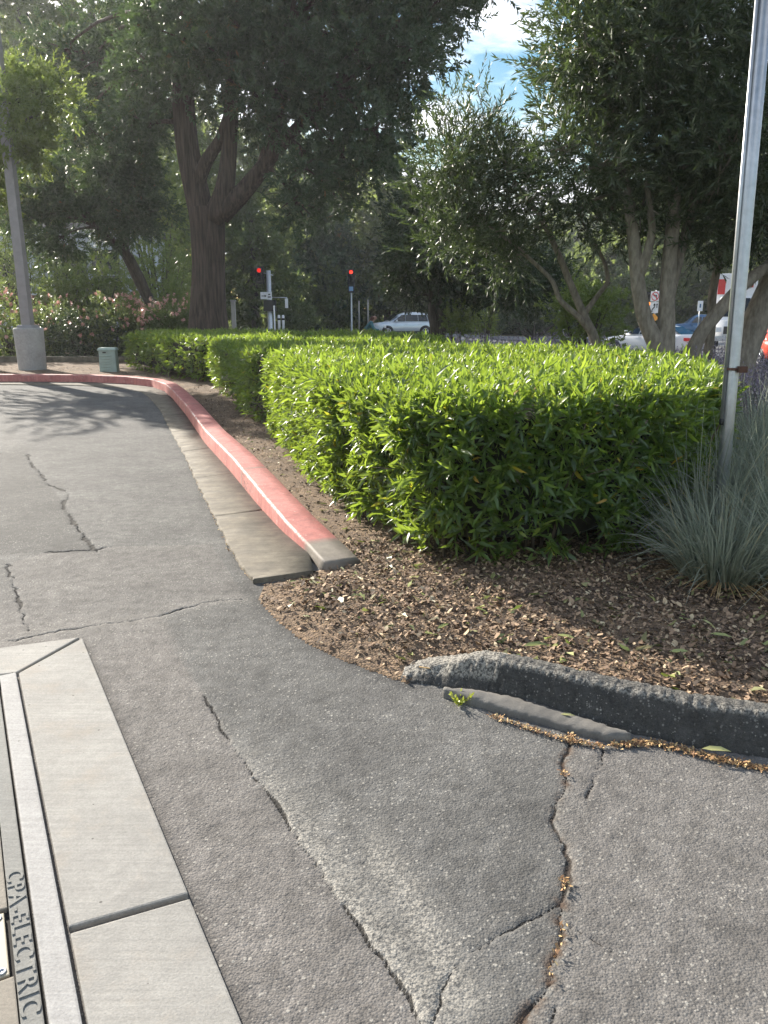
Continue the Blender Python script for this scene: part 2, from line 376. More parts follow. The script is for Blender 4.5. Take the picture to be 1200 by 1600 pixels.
M_OLBARK = bark('olive_bark', (0.15, 0.13, 0.105), (0.30, 0.265, 0.22), 22, 7, 0.4, 0.02)
M_DKBARK = bark('dark_bark', (0.040, 0.033, 0.028), (0.105, 0.09, 0.075), 18, 4, 0.6, 0.03)
M_GALV = simple('galvanised_steel', (0.46, 0.48, 0.50), 0.42, 0.75, 0.12, 20)
M_LAMP = simple('weathered_brown_steel', (0.26, 0.24, 0.24), 0.55, 0.1, 0.12, 6)
M_RUST = simple('rusty_steel', (0.10, 0.05, 0.035), 0.8, 0.2, 0.3, 30)
M_GREENBOX = simple('grey_green_plastic', (0.33, 0.41, 0.36), 0.6, 0, 0.1, 5)
M_BLACK = simple('black_housing', (0.014, 0.015, 0.016), 0.5, 0, 0.2, 5)
M_DARKGAP = simple('dark_gap', (0.02, 0.018, 0.016), 0.9, 0, 0.3, 20)
M_WHITE = simple('white_paint', (0.72, 0.72, 0.72), 0.35, 0, 0.04, 3)
M_SILVER = simple('silver_car_paint', (0.55, 0.60, 0.66), 0.3, 0.35, 0.04, 3)
M_CARW = simple('white_car_paint', (0.74, 0.74, 0.75), 0.22, 0, 0.03, 3)
M_BLUE = simple('blue_car_paint', (0.05, 0.13, 0.26), 0.3, 0.2, 0.05, 3)
M_REDCAR = simple('red_car_paint', (0.55, 0.06, 0.03), 0.3, 0, 0.05, 3)
M_TYRE = simple('tyre_rubber', (0.018, 0.018, 0.019), 0.85, 0, 0.2, 20)
M_RIM = simple('alloy_rim', (0.52, 0.53, 0.55), 0.3, 0.8, 0.05, 10)
M_GLASS = simple('tinted_glass', (0.016, 0.02, 0.024), 0.06, 0.0, 0.1, 2)
M_LENSR = simple('red_lamp_lens', (0.55, 0.02, 0.02), 0.2, 0, 0.1, 4)
M_LENSC = simple('clear_lamp_lens', (0.7, 0.72, 0.75), 0.12, 0, 0.05, 4)
M_STOP = emis('lit_red_signal', (1.0, 0.02, 0.01), 2.2)
M_STOPDIM = emis('dim_red_signal', (0.7, 0.02, 0.015), 0.5)
M_AMBER = emis('lit_amber_signal', (1.0, 0.25, 0.02), 1.2)
M_PED = emis('lit_hand_signal', (0.10, 0.20, 0.35), 0.10)
M_SIGNW = simple('white_sign_sheet', (0.7, 0.71, 0.72), 0.4, 0, 0.04, 3)
M_SIGNO = simple('orange_sign_sheet', (0.72, 0.30, 0.02), 0.4, 0, 0.04, 3)
M_SIGNR = simple('red_sign_print', (0.55, 0.03, 0.03), 0.4, 0, 0.04, 3)
M_SKIN = simple('skin', (0.42, 0.25, 0.18), 0.55, 0, 0.06, 10)
M_HAIR = simple('reddish_brown_hair', (0.11, 0.045, 0.025), 0.5, 0, 0.3, 40)
M_TEAL = simple('teal_cloth', (0.05, 0.16, 0.20), 0.85, 0, 0.15, 15)
M_TROUS = simple('dark_trousers', (0.025, 0.028, 0.035), 0.9, 0, 0.2, 15)
M_BAG = simple('pale_grey_bag', (0.36, 0.33, 0.35), 0.8, 0, 0.1, 15)
M_HOUSE = simple('pale_blue_wall', (0.50, 0.54, 0.58), 0.8, 0, 0.06, 1)
M_BRICK = simple('red_brown_brick', (0.22, 0.10, 0.065), 0.9, 0, 0.3, 6)

# ------------------------------------------------------------------ polylines of the photographed ground, in metres
KF = np.array([(-.506, 4.821), (-.742, 5.351), (-1.067, 6.213), (-1.537, 7.536), (-2.187, 9.278), (-3.10, 12.0), (-3.95, 14.4), (-4.45, 15.7), (-5.0, 16.7), (-5.8, 17.45), (-6.8, 17.9), (-8, 18.0), (-10, 18.05), (-22, 18.1)])
GO = np.array([(-.778, 4.301), (-.99, 4.821), (-1.261, 5.612), (-1.719, 6.948), (-2.206, 8.418), (-2.78, 10.042), (-3.735, 12.827), (-4.5, 14.8), (-5.0, 15.9), (-5.5, 16.5), (-6.2, 17.0), (-7.0, 17.3), (-8.2, 17.42), (-10, 17.45), (-22, 17.5)])
AM = np.array([(-.80, 4.26), (-.70, 4.02), (-.567, 3.733), (-.408, 3.49), (-.208, 3.274), (0, 3.111), (.10, 3.03)])      # edge asphalt / mulch
RF = np.array([(.07, 3.06), (.20, 3.03), (.36, 2.95), (.64, 2.79), (.87, 2.66), (1.177, 2.53), (1.45, 2.45), (2.2, 2.25), (4.5, 1.75)])  # foot of the asphalt kerb

def resample(P, step):
    P = np.asarray(P, float); d = np.r_[0, np.cumsum(np.linalg.norm(np.diff(P, axis=0), axis=1))]
    n = max(2, int(d[-1]/step)+1); t = np.linspace(0, d[-1], n)
    # smooth: Catmull-like by averaging a few passes of the linear resample
    Q = np.stack([np.interp(t, d, P[:, i]) for i in range(P.shape[1])], 1)
    for _ in range(6):
        Q[1:-1] = 0.25*Q[:-2]+0.5*Q[1:-1]+0.25*Q[2:]
    return Q
def seg_dist(X, Y, poly):
    """distance of points to a polyline, and signed side of the nearest segment (positive = left of travel)"""
    best = np.full(X.shape, 1e9); side = np.zeros(X.shape); along = np.zeros(X.shape); acc = 0
    for (x0, y0), (x1, y1) in zip(poly[:-1], poly[1:]):
        dx, dy = x1-x0, y1-y0; L2 = dx*dx+dy*dy+1e-12
        t = np.clip(((X-x0)*dx+(Y-y0)*dy)/L2, 0, 1)
        ex = X-(x0+t*dx); ey = Y-(y0+t*dy); d = np.hypot(ex, ey)
        m = d < best; best = np.where(m, d, best); side = np.where(m, np.sign(dx*ey-dy*ex), side)
        along = np.where(m, acc+t*math.sqrt(L2), along); acc += math.sqrt(L2)
    return best, side, along
def inside(X, Y, poly):
    c = np.zeros(X.shape, bool); n = len(poly)
    for i in range(n):
        x0, y0 = poly[i]; x1, y1 = poly[(i+1) % n]
        cond = ((y0 > Y) != (y1 > Y)) & (X < (x1-x0)*(Y-y0)/((y1-y0)+1e-12)+x0)
        c ^= cond
    return c
def vnoise(X, Y, s, seed=0):
    r = np.random.default_rng(seed); o = np.zeros(X.shape)
    for k in range(7):
        a = r.uniform(0, 6.283); f = s*r.uniform(0.6, 2.2); ph = r.uniform(0, 6.283)
        o += np.sin((X*math.cos(a)+Y*math.sin(a))*f+ph)/7*1.6
    return o
def grid_faces(nx, ny):
    i = np.arange(nx-1)[None, :]+np.arange(ny-1)[:, None]*nx; i = i.ravel()
    return np.stack([i, i+1, i+1+nx, i+nx], 1)

# ------------------------------------------------------------------ ground, road, driveway
def axis(parts):
    return np.unique(np.concatenate([np.arange(a, b, s) for a, b, s in parts]).round(5))
gx = axis([(-400, -60, 20), (-60, 60.1, 2), (60, 401, 20)]); gy = axis([(-60, 80, 2), (80, 600, 20)])
X, Y = np.meshgrid(gx, gy)
np_mesh('ground', np.stack([X.ravel(), Y.ravel(), (gz(X, Y)-0.04).ravel()], 1), [grid_faces(len(gx), len(gy))], M_EARTH)['kind'] = 'structure'
# far street crossing behind the planting
gx = np.arange(-8, 90, 2.0); gy = np.linspace(0, 1, 12)
X, T = np.meshgrid(gx, gy); Y = 31+T*(37)+0.0*X
np_mesh('road', np.stack([X.ravel(), Y.ravel(), (gz(X, Y)+0.02).ravel()], 1), [grid_faces(len(gx), len(gy))], M_ROAD)['kind'] = 'structure'

cracks_px = [
 ([(318, 1085), (330, 1105), (345, 1130), (365, 1163), (400, 1215), (430, 1250), (460, 1300), (500, 1355), (535, 1410), (575, 1460), (610, 1510), (640, 1555), (655, 1590), (668, 1620)], 0.006),
 ([(893, 1146), (885, 1180), (882, 1210), (885, 1225), (868, 1250), (862, 1280), (880, 1310), (888, 1345), (892, 1365), (880, 1400), (872, 1430), (880, 1455), (862, 1500), (860, 1530), (840, 1560), (815, 1590), (806, 1615)], 0.0085),
 ([(874, 1408), (850, 1420), (830, 1430), (780, 1455), (740, 1480), (715, 1500), (690, 1540), (680, 1580), (668, 1615)], 0.005),
 ([(945, 1160), (940, 1190), (928, 1208), (925, 1225), (915, 1245)], 0.006),
 ([(-60, 1014), (0, 1002), (60, 990), (110, 982), (150, 975), (190, 971), (215, 968), (242, 963), (270, 955), (320, 940), (360, 936), (392, 937)], 0.006),
 ([(-60, 707), (0, 707), (42, 707), (50, 725), (65, 740), (75, 755), (100, 765), (108, 772), (98, 785), (105, 800), (125, 830), (152, 862)], 0.018),
 ([(70, 862), (110, 860), (150, 858), (178, 853)], 0.012),
 ([(12, 880), (18, 905), (30, 940), (45, 985)], 0.010),
 ([(862, 1590), (868, 1560), (872, 1615)], 0.004),
 ([(885, 1440), (905, 1448), (960, 1480), (1010, 1500)], 0.0025),
]
CR = []
for pts, w in cracks_px:
    P = np.array([tuple(G(*p))[:2] for p in pts])
    d = np.r_[0, np.cumsum(np.linalg.norm(np.diff(P, axis=0), axis=1))]
    t = np.arange(0, d[-1], 0.03); Q = np.stack([np.interp(t, d, P[:, 0]), np.interp(t, d, P[:, 1])], 1)
    dist = np.linalg.norm(Q, axis=1, keepdims=True)
    Q[1:-1] += rng.normal(0, 0.004, Q[1:-1].shape)*np.minimum(dist[1:-1]/2, 2)
    CR.append((Q, w))
dx = axis([(-40, -8, 1.0), (-8, -4.2, 0.05), (-4.2, -2.4, 0.02), (-2.4, 2.3, 0.0085), (2.3, 8, 0.4)])
dy = axis([(-12, 0.9, 0.5), (0.9, 5.0, 0.0085), (5.0, 8.6, 0.015), (8.6, 9.5, .03), (9.5, 19.05, 0.12)])
X, Y = np.meshgrid(dx, dy)
crk = np.full(X.shape, 9.0); worn_or_lit = np.zeros(X.shape); tone = np.zeros(X.shape); dirt = np.zeros(X.shape); dz = np.zeros(X.shape)
for i, (Q, w) in enumerate(CR):
    lo = Q.min(0)-0.5; hi = Q.max(0)+0.5
    m = (X > lo[0]) & (X < hi[0]) & (Y > lo[1]) & (Y < hi[1])
    d, s, al = seg_dist(X[m], Y[m], Q)
    wv = w*(0.75+0.5*np.sin(al*9+i)+0.35*np.sin(al*23+2*i)); wv = np.maximum(wv, w*0.35)
    crk[m] = np.minimum(crk[m], d/wv)
    dz[m] -= 0.008*np.exp(-(d/(wv*0.8))**2)
    if i == 0:   # pale worn band on the right of the long seam
        worn_or_lit[m] = np.maximum(worn_or_lit[m], np.where(s > 0, np.exp(-d/0.07)*ss(0.0, 1.3, al), 0.0)*1.25)
        tone[m] = np.maximum(tone[m], np.where(s < 0, 1-0.2*np.exp(-d/0.1), 0))
        dz[m] += np.where(s > 0, 0.006*np.exp(-d/0.08), 0)
    if i == 1:
        dirt[m] = np.maximum(dirt[m], np.exp(-(d/(w*2.2))**2)*(0.4+0.6*(np.sin(al*6+1) > 0.1)))
        tone[m] = np.maximum(tone[m], np.where(s > 0, 0.65*np.minimum(1, d/0.05), 0))
        worn_or_lit[m] = np.maximum(worn_or_lit[m], np.where(s > 0, 0.45*np.exp(-d/0.03), 0))
    if i == 4:
        worn_or_lit[m] = np.maximum(worn_or_lit[m], 0.35*np.exp(-d/0.06))
seamL = np.vstack([[(-3.2, 7)], CR[0][0], [(0.4, -2)]])
d0, s0, _ = seg_dist(X, Y, np.array([(-1.35, 4.3), tuple(CR[0][0][0]), tuple(CR[0][0][len(CR[0][0])//2]), tuple(CR[0][0][-1]), (0.3, 0)]))
tone = np.maximum(tone, np.where(s0 < 0, np.minimum(1, d0/0.06), 0)*0.9*ss(4.5, 3.4, Y+0.12*vnoise(X, Y, 4, 2)))
d1, s1, _ = seg_dist(X, Y, CR[1][0])
tone = np.maximum(tone, np.where((s1 > 0) & (d1 > 0.02) & (X > 0.2) & (Y < 2.7), 0.6, 0))
# second pale trail and old patch of another mix
trail = np.array([tuple(G(*p))[:2] for p in [(560, 1260), (600, 1340), (650, 1420), (690, 1500), (720, 1560)]])
d, _, al = seg_dist(X, Y, trail); worn_or_lit = np.maximum(worn_or_lit, 0.8*np.exp(-(d/0.055)**2)*ss(0, .3, al))
patch = [tuple(G(*p))[:2] for p in [(-60, 707), (42, 707), (75, 755), (100, 785), (152, 862), (70, 862), (-60, 866)]]
dk = inside(X, Y, patch)*0.62
dm, _, _ = seg_dist(X, Y, AM); dk = np.maximum(dk, 0.9*np.exp(-dm/0.07))
da, _, _ = seg_dist(X, Y, np.array([(-1.481, 3.505), (-.317, 1.387), (0.3, .26)])); dk = np.maximum(dk, 0.8*np.exp(-da/0.012))
dg, _, _ = seg_dist(X, Y, GO); dk = np.maximum(dk, 0.7*np.exp(-dg/0.03))
dk = np.maximum(dk, 0.55*ss(0.5, 1.1, vnoise(X, Y, 2.6, 17))*(Y < 6))
patch2 = [tuple(G(*p))[:2] for p in [(12, 880), (45, 985), (150, 975), (385, 936), (330, 850), (178, 853), (70, 862)]]
tone = np.where(inside(X, Y, patch2), np.maximum(tone, 0.55), tone)
near = ((X > -3) & (X < 3) & (Y < 6))
dz += 0.006*vnoise(X, Y, 1.1, 3)*near
dz += np.where(near, 0.0006*vnoise(X, Y, 40, 5)+0.0005*vnoise(X, Y, 95, 6), 0)
dz -= 0.006
fx, fy = np.interp(X, [X.min(), X.max()], [0, 1]), None
V = np.stack([X.ravel(), Y.ravel(), dz.ravel()], 1)
np_mesh('driveway', V, [grid_faces(len(dx), len(dy))], M_ASPH, smooth=True,
        attrs=dict(crack=crk.ravel(), worn_or_lit=worn_or_lit.ravel(), tone=tone.ravel(), dirt=dirt.ravel(), dk=dk.ravel()))['kind'] = 'structure'

# ------------------------------------------------------------------ kerbs, gutter, pavement
def sweep(name, spine, prof_fn, mat, parent=None, attrs_fn=None, closed_ends=True, smooth=False, left=True):
    """sweep a varying cross-section (offset to the right of travel, z) along a 2-D spine"""
    S = np.asarray(spine, float); T = np.gradient(S, axis=0); T /= np.linalg.norm(T, axis=1, keepdims=True)
    Rn = np.stack([T[:, 1], -T[:, 0]], 1)
    L = np.r_[0, np.cumsum(np.linalg.norm(np.diff(S, axis=0), axis=1))]
    V = []; A = {}
    for i in range(len(S)):
        pr = prof_fn(L[i], L[-1]); k = len(pr)
        for j, (o, z) in enumerate(pr):
            V.append((S[i, 0]+Rn[i, 0]*o, S[i, 1]+Rn[i, 1]*o, z))
            if attrs_fn:
                for kk, vv in attrs_fn(L[i], j).items(): A.setdefault(kk, []).append(vv)
    F = []; n = len(S)
    for i in range(n-1):
        for j in range(k-1):
            F.append((i*k+j, (i+1)*k+j, (i+1)*k+j+1, i*k+j+1))
    fl = [np.array(F)]
    if closed_ends: fl += [np.array([list(range(k))]), np.array([list(range((n-1)*k+k-1, (n-1)*k-1, -1))])]
    return np_mesh(name, np.array(V), fl, mat, parent, smooth, {a: np.array(b) for a, b in A.items()})
kspine = resample(np.vstack([[(-.375, 4.50)], KF]), 0.05)
def kprof(s, L):
    h = float(np.interp(s, [0, 0.12, 0.36, 1.0, 2.0, 3.2, 30], [0.058, 0.068, 0.08, 0.125, 0.163, 0.18, 0.18]))
    w = 0.245
    j = 0.004*math.sin(s*7)+0.003*math.sin(s*19+1)
    c = 0.03 if s < 0.05 else 0.0
    return [(0.0+c, -0.05), (0.0+c, 0.0), (0.002+c, 0.014), (0.010+c+j*.3, h-0.020-c*.4), (0.013+c+j*.4, h-0.009-c*.4), (0.020+c+j*.5, h-0.001-c*.3), (0.032+c, h), (w*0.6, h+0.003), (w-0.012, h), (w, h-0.012), (w+0.01, -0.05)]
def kattr(s, j):
    arr = 1.0 if j in (4, 5) else 0.0
    if s > 7: arr *= 0.55
    sc_ = math.exp(-((s-2.35)/0.28)**2)*(1.0 if j in (2, 3, 4, 5) else 0.3)
    joint = any(abs(s-q) < 0.022 for q in (0.42, 2.62, 5.2, 8.0, 11.0))
    bare = 1.0 if s < 0.375 else (0.75 if joint else 0.0)
    foot = 0.8 if j == 1 else 0
    return dict(arris=max(arr, foot), scuff=sc_, bare=bare)
kerb = sweep('kerb', kspine, kprof, M_RED, attrs_fn=kattr)
tag(kerb, 'faded red painted concrete kerb curving along the driveway, its near end bare grey', 'kerb')
# concrete gutter pan at the kerb's foot
gs = resample(GO, 0.08)
ks = resample(np.vstack([[(-.45, 4.42)], KF]), 0.08)
n = 2200
def par(P, n):
    d = np.r_[0, np.cumsum(np.linalg.norm(np.diff(P, axis=0), axis=1))]; t = np.linspace(0, d[-1], n)
    return np.stack([np.interp(t, d, P[:, 0]), np.interp(t, d, P[:, 1])], 1)
ga, kb = par(gs, n), par(ks, n)
kb = kb+0.02*(kb-ga)/np.linalg.norm(kb-ga, axis=1, keepdims=True)
V = []; F = []
for i in range(n):
    a, b = ga[i], kb[i]; sg_ = i*35.0/n; e = 0.005*math.sin(sg_*11)+0.004*math.sin(sg_*29)+rng.normal(0, .003); up_ = 0.016*math.exp(-sg_/.7)
    jt = min(abs(np.hypot(*(a-GO[0]))-q) for q in (1.62, 3.15, 4.7, 6.3, 8.0))
    g_ = up_-(0.007 if jt < 0.010 else 0)
    for t, z in ((0, -0.06), (0.004, 0.004+up_), (0.03, 0.012+g_), (0.5, 0.016+g_), (1.0, 0.022+g_), (1.0, -0.06)):
        q = a*(1-t)+b*t
        if t < 0.01: q = q+np.array([e, 0])
        V.append((q[0], q[1], z))
k = 6
for i in range(n-1):
    for j in range(k-1): F.append((i*k+j, i*k+j+1, (i+1)*k+j+1, (i+1)*k+j))
np_mesh('gutter', np.array(V), [np.array(F), np.array([[0, 5, 4, 3, 2, 1]])], M_GUT)['kind'] = 'structure'

def asph_kerb_mat():
    m = asphalt_mat('black_asphalt_kerb', True); return m
rk = resample(RF, 0.009)
rr = np.random.default_rng(5)
jit = rr.normal(0, 0.003, (len(rk)+5, 18)); jit = (jit+0.6*np.roll(jit, 1, 0)+0.4*np.roll(jit, 1, 1))/1.3
cnt = {'i': 0}
def rprof(s, L):
    i = cnt['i']; cnt['i'] += 1
    h = float(np.interp(s, [0, 0.10, 0.28, 0.42, 0.60, 1.2, 6], [0.012, 0.045, 0.118, 0.142, 0.145, 0.135, 0.13]))
    lump = 0.006*math.sin(s*11)+0.005*math.sin(s*27+1)
    c = 0.05*(1-min(1, s/0.35))
    P = [(0.0, -0.03), (-0.004, 0.004), (-0.018, h*0.18), (-0.034, h*0.36), (-0.050, h*0.54), (-0.064, h*0.70), (-0.077, h*0.84), (-0.090, h*0.95), (-0.106, h), (-0.13, h+0.003), (-0.155, h+0.002), (-0.18, h), (-0.205, h-0.004), (-0.225, h-0.016), (-0.24, h*0.45), (-0.25, -0.03)]
    return [(o*(0.8+c)+jit[i, j]+lump*0.6, z+(jit[i, j+1] if z > 0 else 0)) for j, (o, z) in enumerate(P)]
rkerb = sweep('kerb', rk, rprof, asph_kerb_mat(), smooth=False, attrs_fn=lambda s_, j: dict(crack=9.0, tone=0.0, dirt=0.0, worn_or_lit=(1.0 if s_ < .42 and j > 3 else (0.75 if j in (7, 8) else (0.35 if j > 8 else 0.06)))))  # crest and top painted paler as if sunlit; near end really worn
tag(rkerb, 'lumpy black asphalt kerb with a rounded top holding the mulch at the right', 'kerb')
# strip of old concrete at its foot
st = resample(np.array([tuple(G(*p))[:2] for p in [(690, 1088), (735, 1100), (800, 1118), (860, 1134), (910, 1148), (950, 1158), (985, 1160)]]), 0.015)
def sprof(s, L):
    w = 0.085*math.sin(math.pi*min(1, max(0.03, (s/L))))**0.55+0.012
    z = 0.024+0.003*math.sin(s*9)
    q_ = rr.normal(0, .0016, 8)
    return [(q_[0], -0.03), (q_[0]*2, z-0.010+q_[1]), (-0.010+q_[2], z+q_[3]*.6), (-w*.35, z+0.005+q_[4]), (-w*.65, z+0.008+q_[5]), (-w, z+0.004+q_[6]), (-w-0.01, -0.02)]
np_mesh_s = sweep('old_gutter_edge', st, sprof, concrete_mat('old_dark_concrete', (0.10, 0.094, 0.085), (0.175, 0.163, 0.145), dirtamt=.5, bscale=60), smooth=False); np_mesh_s['kind'] = 'structure'

# ------------------------------------------------------------------ mulch bed
bedline = np.vstack([[(-22, 18.32)], (KF[::-1]+np.array([0.11, 0.09])), [(-.30, 4.62), (-.50, 4.42), (-.72, 4.28)], AM[1:], RF[1:]-np.array([0, -0.10])])
bedpoly = [tuple(p) for p in bedline]+[(9, 1.2), (9, 31), (-22, 31)]
bx = axis([(-24, -4, 0.4), (-4, -1, 0.08), (-1, 2.4, 0.02), (2.4, 9, 0.12)]); by = axis([(1.6, 5.2, 0.02), (5.2, 12, 0.08), (12, 32, 0.4)])
X, Y = np.meshgrid(bx, by)
ins = inside(X, Y, bedpoly); d, _, _ = seg_dist(X, Y, bedline)
def bed_h(d, X, Y): return 0.004+0.055*ss(0.0, 0.35, d)+0.035*ss(0.3, 1.2, d)+0.012*vnoise(X, Y, 5, 11)*ss(0.05, .5, d)
Z = np.where(ins, bed_h(d, X, Y)+np.where((X > -1) & (X < 2.4) & (Y < 5.2), 0.004*vnoise(X, Y, 60, 9)*ss(0, .1, d), 0), -0.02-0.3*ss(0, 0.3, d))
Fq = grid_faces(len(bx), len(by)); keep = (ins.ravel()[Fq].any(1)); Fq = Fq[keep]
np_mesh('mulch_bed', np.stack([X.ravel(), Y.ravel(), Z.ravel()], 1), [Fq], M_SOIL, smooth=True)['kind'] = 'structure'
def bedz(x, y):
    x = np.atleast_1d(np.asarray(x, float)); y = np.atleast_1d(np.asarray(y, float))
    d, _, _ = seg_dist(x, y, bedline); i = inside(x, y, bedpoly)
    return np.where(i, bed_h(d, x, y), 0.0)
# loose chips and dry litter
def flakes(name, P, size, asp, mat, parent=None, tilt=0.5, lift=0.004, seed=1, bias=1.0, loft_=0.008):
    r = np.random.default_rng(seed); n = len(P)
    a = r.uniform(0, 6.283, n); L = size*r.uniform(0.35, 1.25, n); Wd = L*r.uniform(asp[0], asp[1], n)
    tx, ty = r.normal(0, tilt, n), r.normal(0, tilt, n)
    ux = np.stack([np.cos(a), np.sin(a), tx*0.7], 1); vy = np.stack([-np.sin(a), np.cos(a), ty], 1)
    c = P+np.stack([np.zeros(n), np.zeros(n), lift+np.abs(tx)*L*0.35+r.uniform(0, loft_, n)], 1)
    q = [(-1, -.3), (-.5, -1), (.6, -.8), (1, .2), (.3, 1), (-.7, .8)]
    V = np.stack([c+ux*(L*0.5*s)[:, None]+vy*(Wd*0.5*t)[:, None] for s, t in q], 1)
    V += r.normal(0, 0.08, V.shape)*L[:, None, None]
    idx = np.arange(n)[:, None]*6
    rn = np.repeat(r.uniform(0, 1, n)**bias, 6)
    return np_mesh(name, V.reshape(-1, 3), [idx+np.array([[0, 1, 2, 3, 4, 5]])], mat, parent, attrs=dict(rnd=rn))
def scatter_bed(n, x0, x1, y0, y1, dmin=0.0, seed=2):
    r = np.random.default_rng(seed); x = r.uniform(x0, x1, n); y = r.uniform(y0, y1, n)
    d, _, _ = seg_dist(x, y, bedline); m = inside(x, y, bedpoly) & (d > dmin)
    if dmin > 0 or True: m &= r.uniform(0, 1, n) < (0.25+0.75*ss(0.03, 0.30, d))
    x, y = x[m], y[m]; return np.stack([x, y, bedz(x, y)], 1)
o = flakes('bark_mulch', np.vstack([scatter_bed(34000, -0.9, 2.6, 2.3, 5.0, 0.01, 2), scatter_bed(16000, -4, 0.4, 4.6, 14, 0.05, 3), scatter_bed(3000, -12, -3, 15, 22, 0.1, 4)]), 0.026, (0.25, 0.7), M_CHIP, seed=3, bias=1.5); o['kind'] = 'stuff'
o = flakes('leaf_litter', np.vstack([scatter_bed(900, -0.8, 2.6, 2.4, 5.0, 0.08, 12), scatter_bed(500, -3, 0.4, 4.6, 10, 0.05, 13)]), 0.06, (0.16, 0.3), M_FALLEN, seed=6, tilt=0.3, bias=1.3); o['kind'] = 'stuff'
# dry orange debris gathered along the foot of the asphalt kerb, and tufts of it in the crack
def along(poly, n, spread, seed, power=1.0):
    r = np.random.default_rng(seed); P = resample(poly, 0.01); i = (r.uniform(0, 1, n)**power*(len(P)-1)).astype(int)
    q = P[i]+r.normal(0, spread, (n, 2)); return np.stack([q[:, 0], q[:, 1], np.full(n, 0.004)], 1)
deb = [along([tuple(G(*p))[:2] for p in [(770, 1119), (850, 1146), (900, 1160), (940, 1166), (985, 1164)]], 520, 0.009, 21),
       along([tuple(G(*p))[:2] for p in [(975, 1163), (1020, 1160), (1070, 1172), (1130, 1188), (1210, 1204)]], 1000, 0.014, 22),
       along([tuple(G(*p))[:2] for p in [(890, 1148), (895, 1162)]], 90, 0.012, 23),
       along([tuple(G(*p))[:2] for p in [(882, 1205), (883, 1213)]], 22, 0.007, 24),
       along([tuple(G(*p))[:2] for p in [(880, 1375), (886, 1392)]], 40, 0.009, 25),
       along([tuple(G(*p))[:2] for p in [(878, 1430), (880, 1455), (862, 1500), (860, 1535)]], 30, 0.004, 26),
       along([tuple(G(*p))[:2] for p in [(392, 905), (365, 868), (340, 818), (312, 760), (290, 712)]], 500, 0.012, 27),
       along([tuple(G(*p))[:2] for p in [(470, 860), (440, 830), (410, 800)]], 60, 0.02, 28)]
o = flakes('dry_leaf_debris', np.vstack(deb), 0.0125, (0.2, 0.6), M_DEB, seed=8, tilt=0.55, lift=-0.005, loft_=0.005); o['kind'] = 'stuff'

# ------------------------------------------------------------------ leaves: generators
def unit(v): return v/np.maximum(np.linalg.norm(v, axis=-1, keepdims=True), 1e-9)
def leaf_mesh(name, P, D, Nn, L, Wd, mat, parent=None, hero=False, rnd=None, seed=0, droop=0.12):
    r = np.random.default_rng(seed); n = len(P)
    D = unit(D); Nn = unit(Nn-D*(Nn*D).sum(1, keepdims=True)); S = np.cross(D, Nn)
    if rnd is None: rnd = r.uniform(0, 1, n)
    if hero:
        T = [(0, 0, 0), (.28, -.85, .10), (.28, .85, .10), (.28, 0, 0), (.66, -.8, .02), (.66, .8, .02), (.66, 0, -.06), (1, 0, -.26)]
        F = [np.array([[0, 3, 1], [0, 2, 3], [6, 7, 4], [6, 5, 7]]), np.array([[3, 6, 4, 1], [3, 2, 5, 6]])]
    else:
        T = [(0, 0, 0), (.45, -1, .06), (1, 0, -.12), (.45, 1, .06)]
        F = [np.array([[0, 1, 2, 3]])]
    k = len(T)
    lift = droop/0.12
    V = np.stack([P+D*(L*a)[:, None]+S*(Wd*b)[:, None]+Nn*(c*lift*L*(0.5 if abs(b) < .01 else 0.25))[:, None] for a, b, c in T], 1).reshape(-1, 3)
    base = np.arange(n)[:, None, None]*k
    Fs = [(base+f[None]).reshape(-1, f.shape[1]) for f in F]
    return np_mesh(name, V, Fs, mat, parent, attrs=dict(rnd=np.repeat(rnd, k)))
def perp_pair(A):
    h = np.where(np.abs(A[:, 2:3]) < 0.9, np.array([[0, 0, 1.0]]), np.array([[1.0, 0, 0]]))
    a = unit(np.cross(A, h)); return a, np.cross(A, a)
def twig_leaves(P0, A, tl, K, spread, r, tipbias=1.0):
    """K leaves spirally along each twig (start P0, axis A, length tl)"""
    T = len(P0); A = unit(A); a, b = perp_pair(A)
    t = ((np.arange(K)+0.5)/K)**tipbias
    ph = r.uniform(0, 6.283, (T, 1))+np.arange(K)[None]*2.4
    an = np.radians(r.uniform(spread[0], spread[1], (T, K)))*(1.15-0.5*t[None])
    P = P0[:, None]+A[:, None]*(np.asarray(tl).reshape(-1, 1)*t[None])[..., None]
    rad = a[:, None]*np.cos(ph)[..., None]+b[:, None]*np.sin(ph)[..., None]
    D = A[:, None]*np.cos(an)[..., None]+rad*np.sin(an)[..., None]
    Nn = A[:, None]*np.sin(an)[..., None]-rad*np.cos(an)[..., None]
    return P.reshape(-1, 3), D.reshape(-1, 3), Nn.reshape(-1, 3)

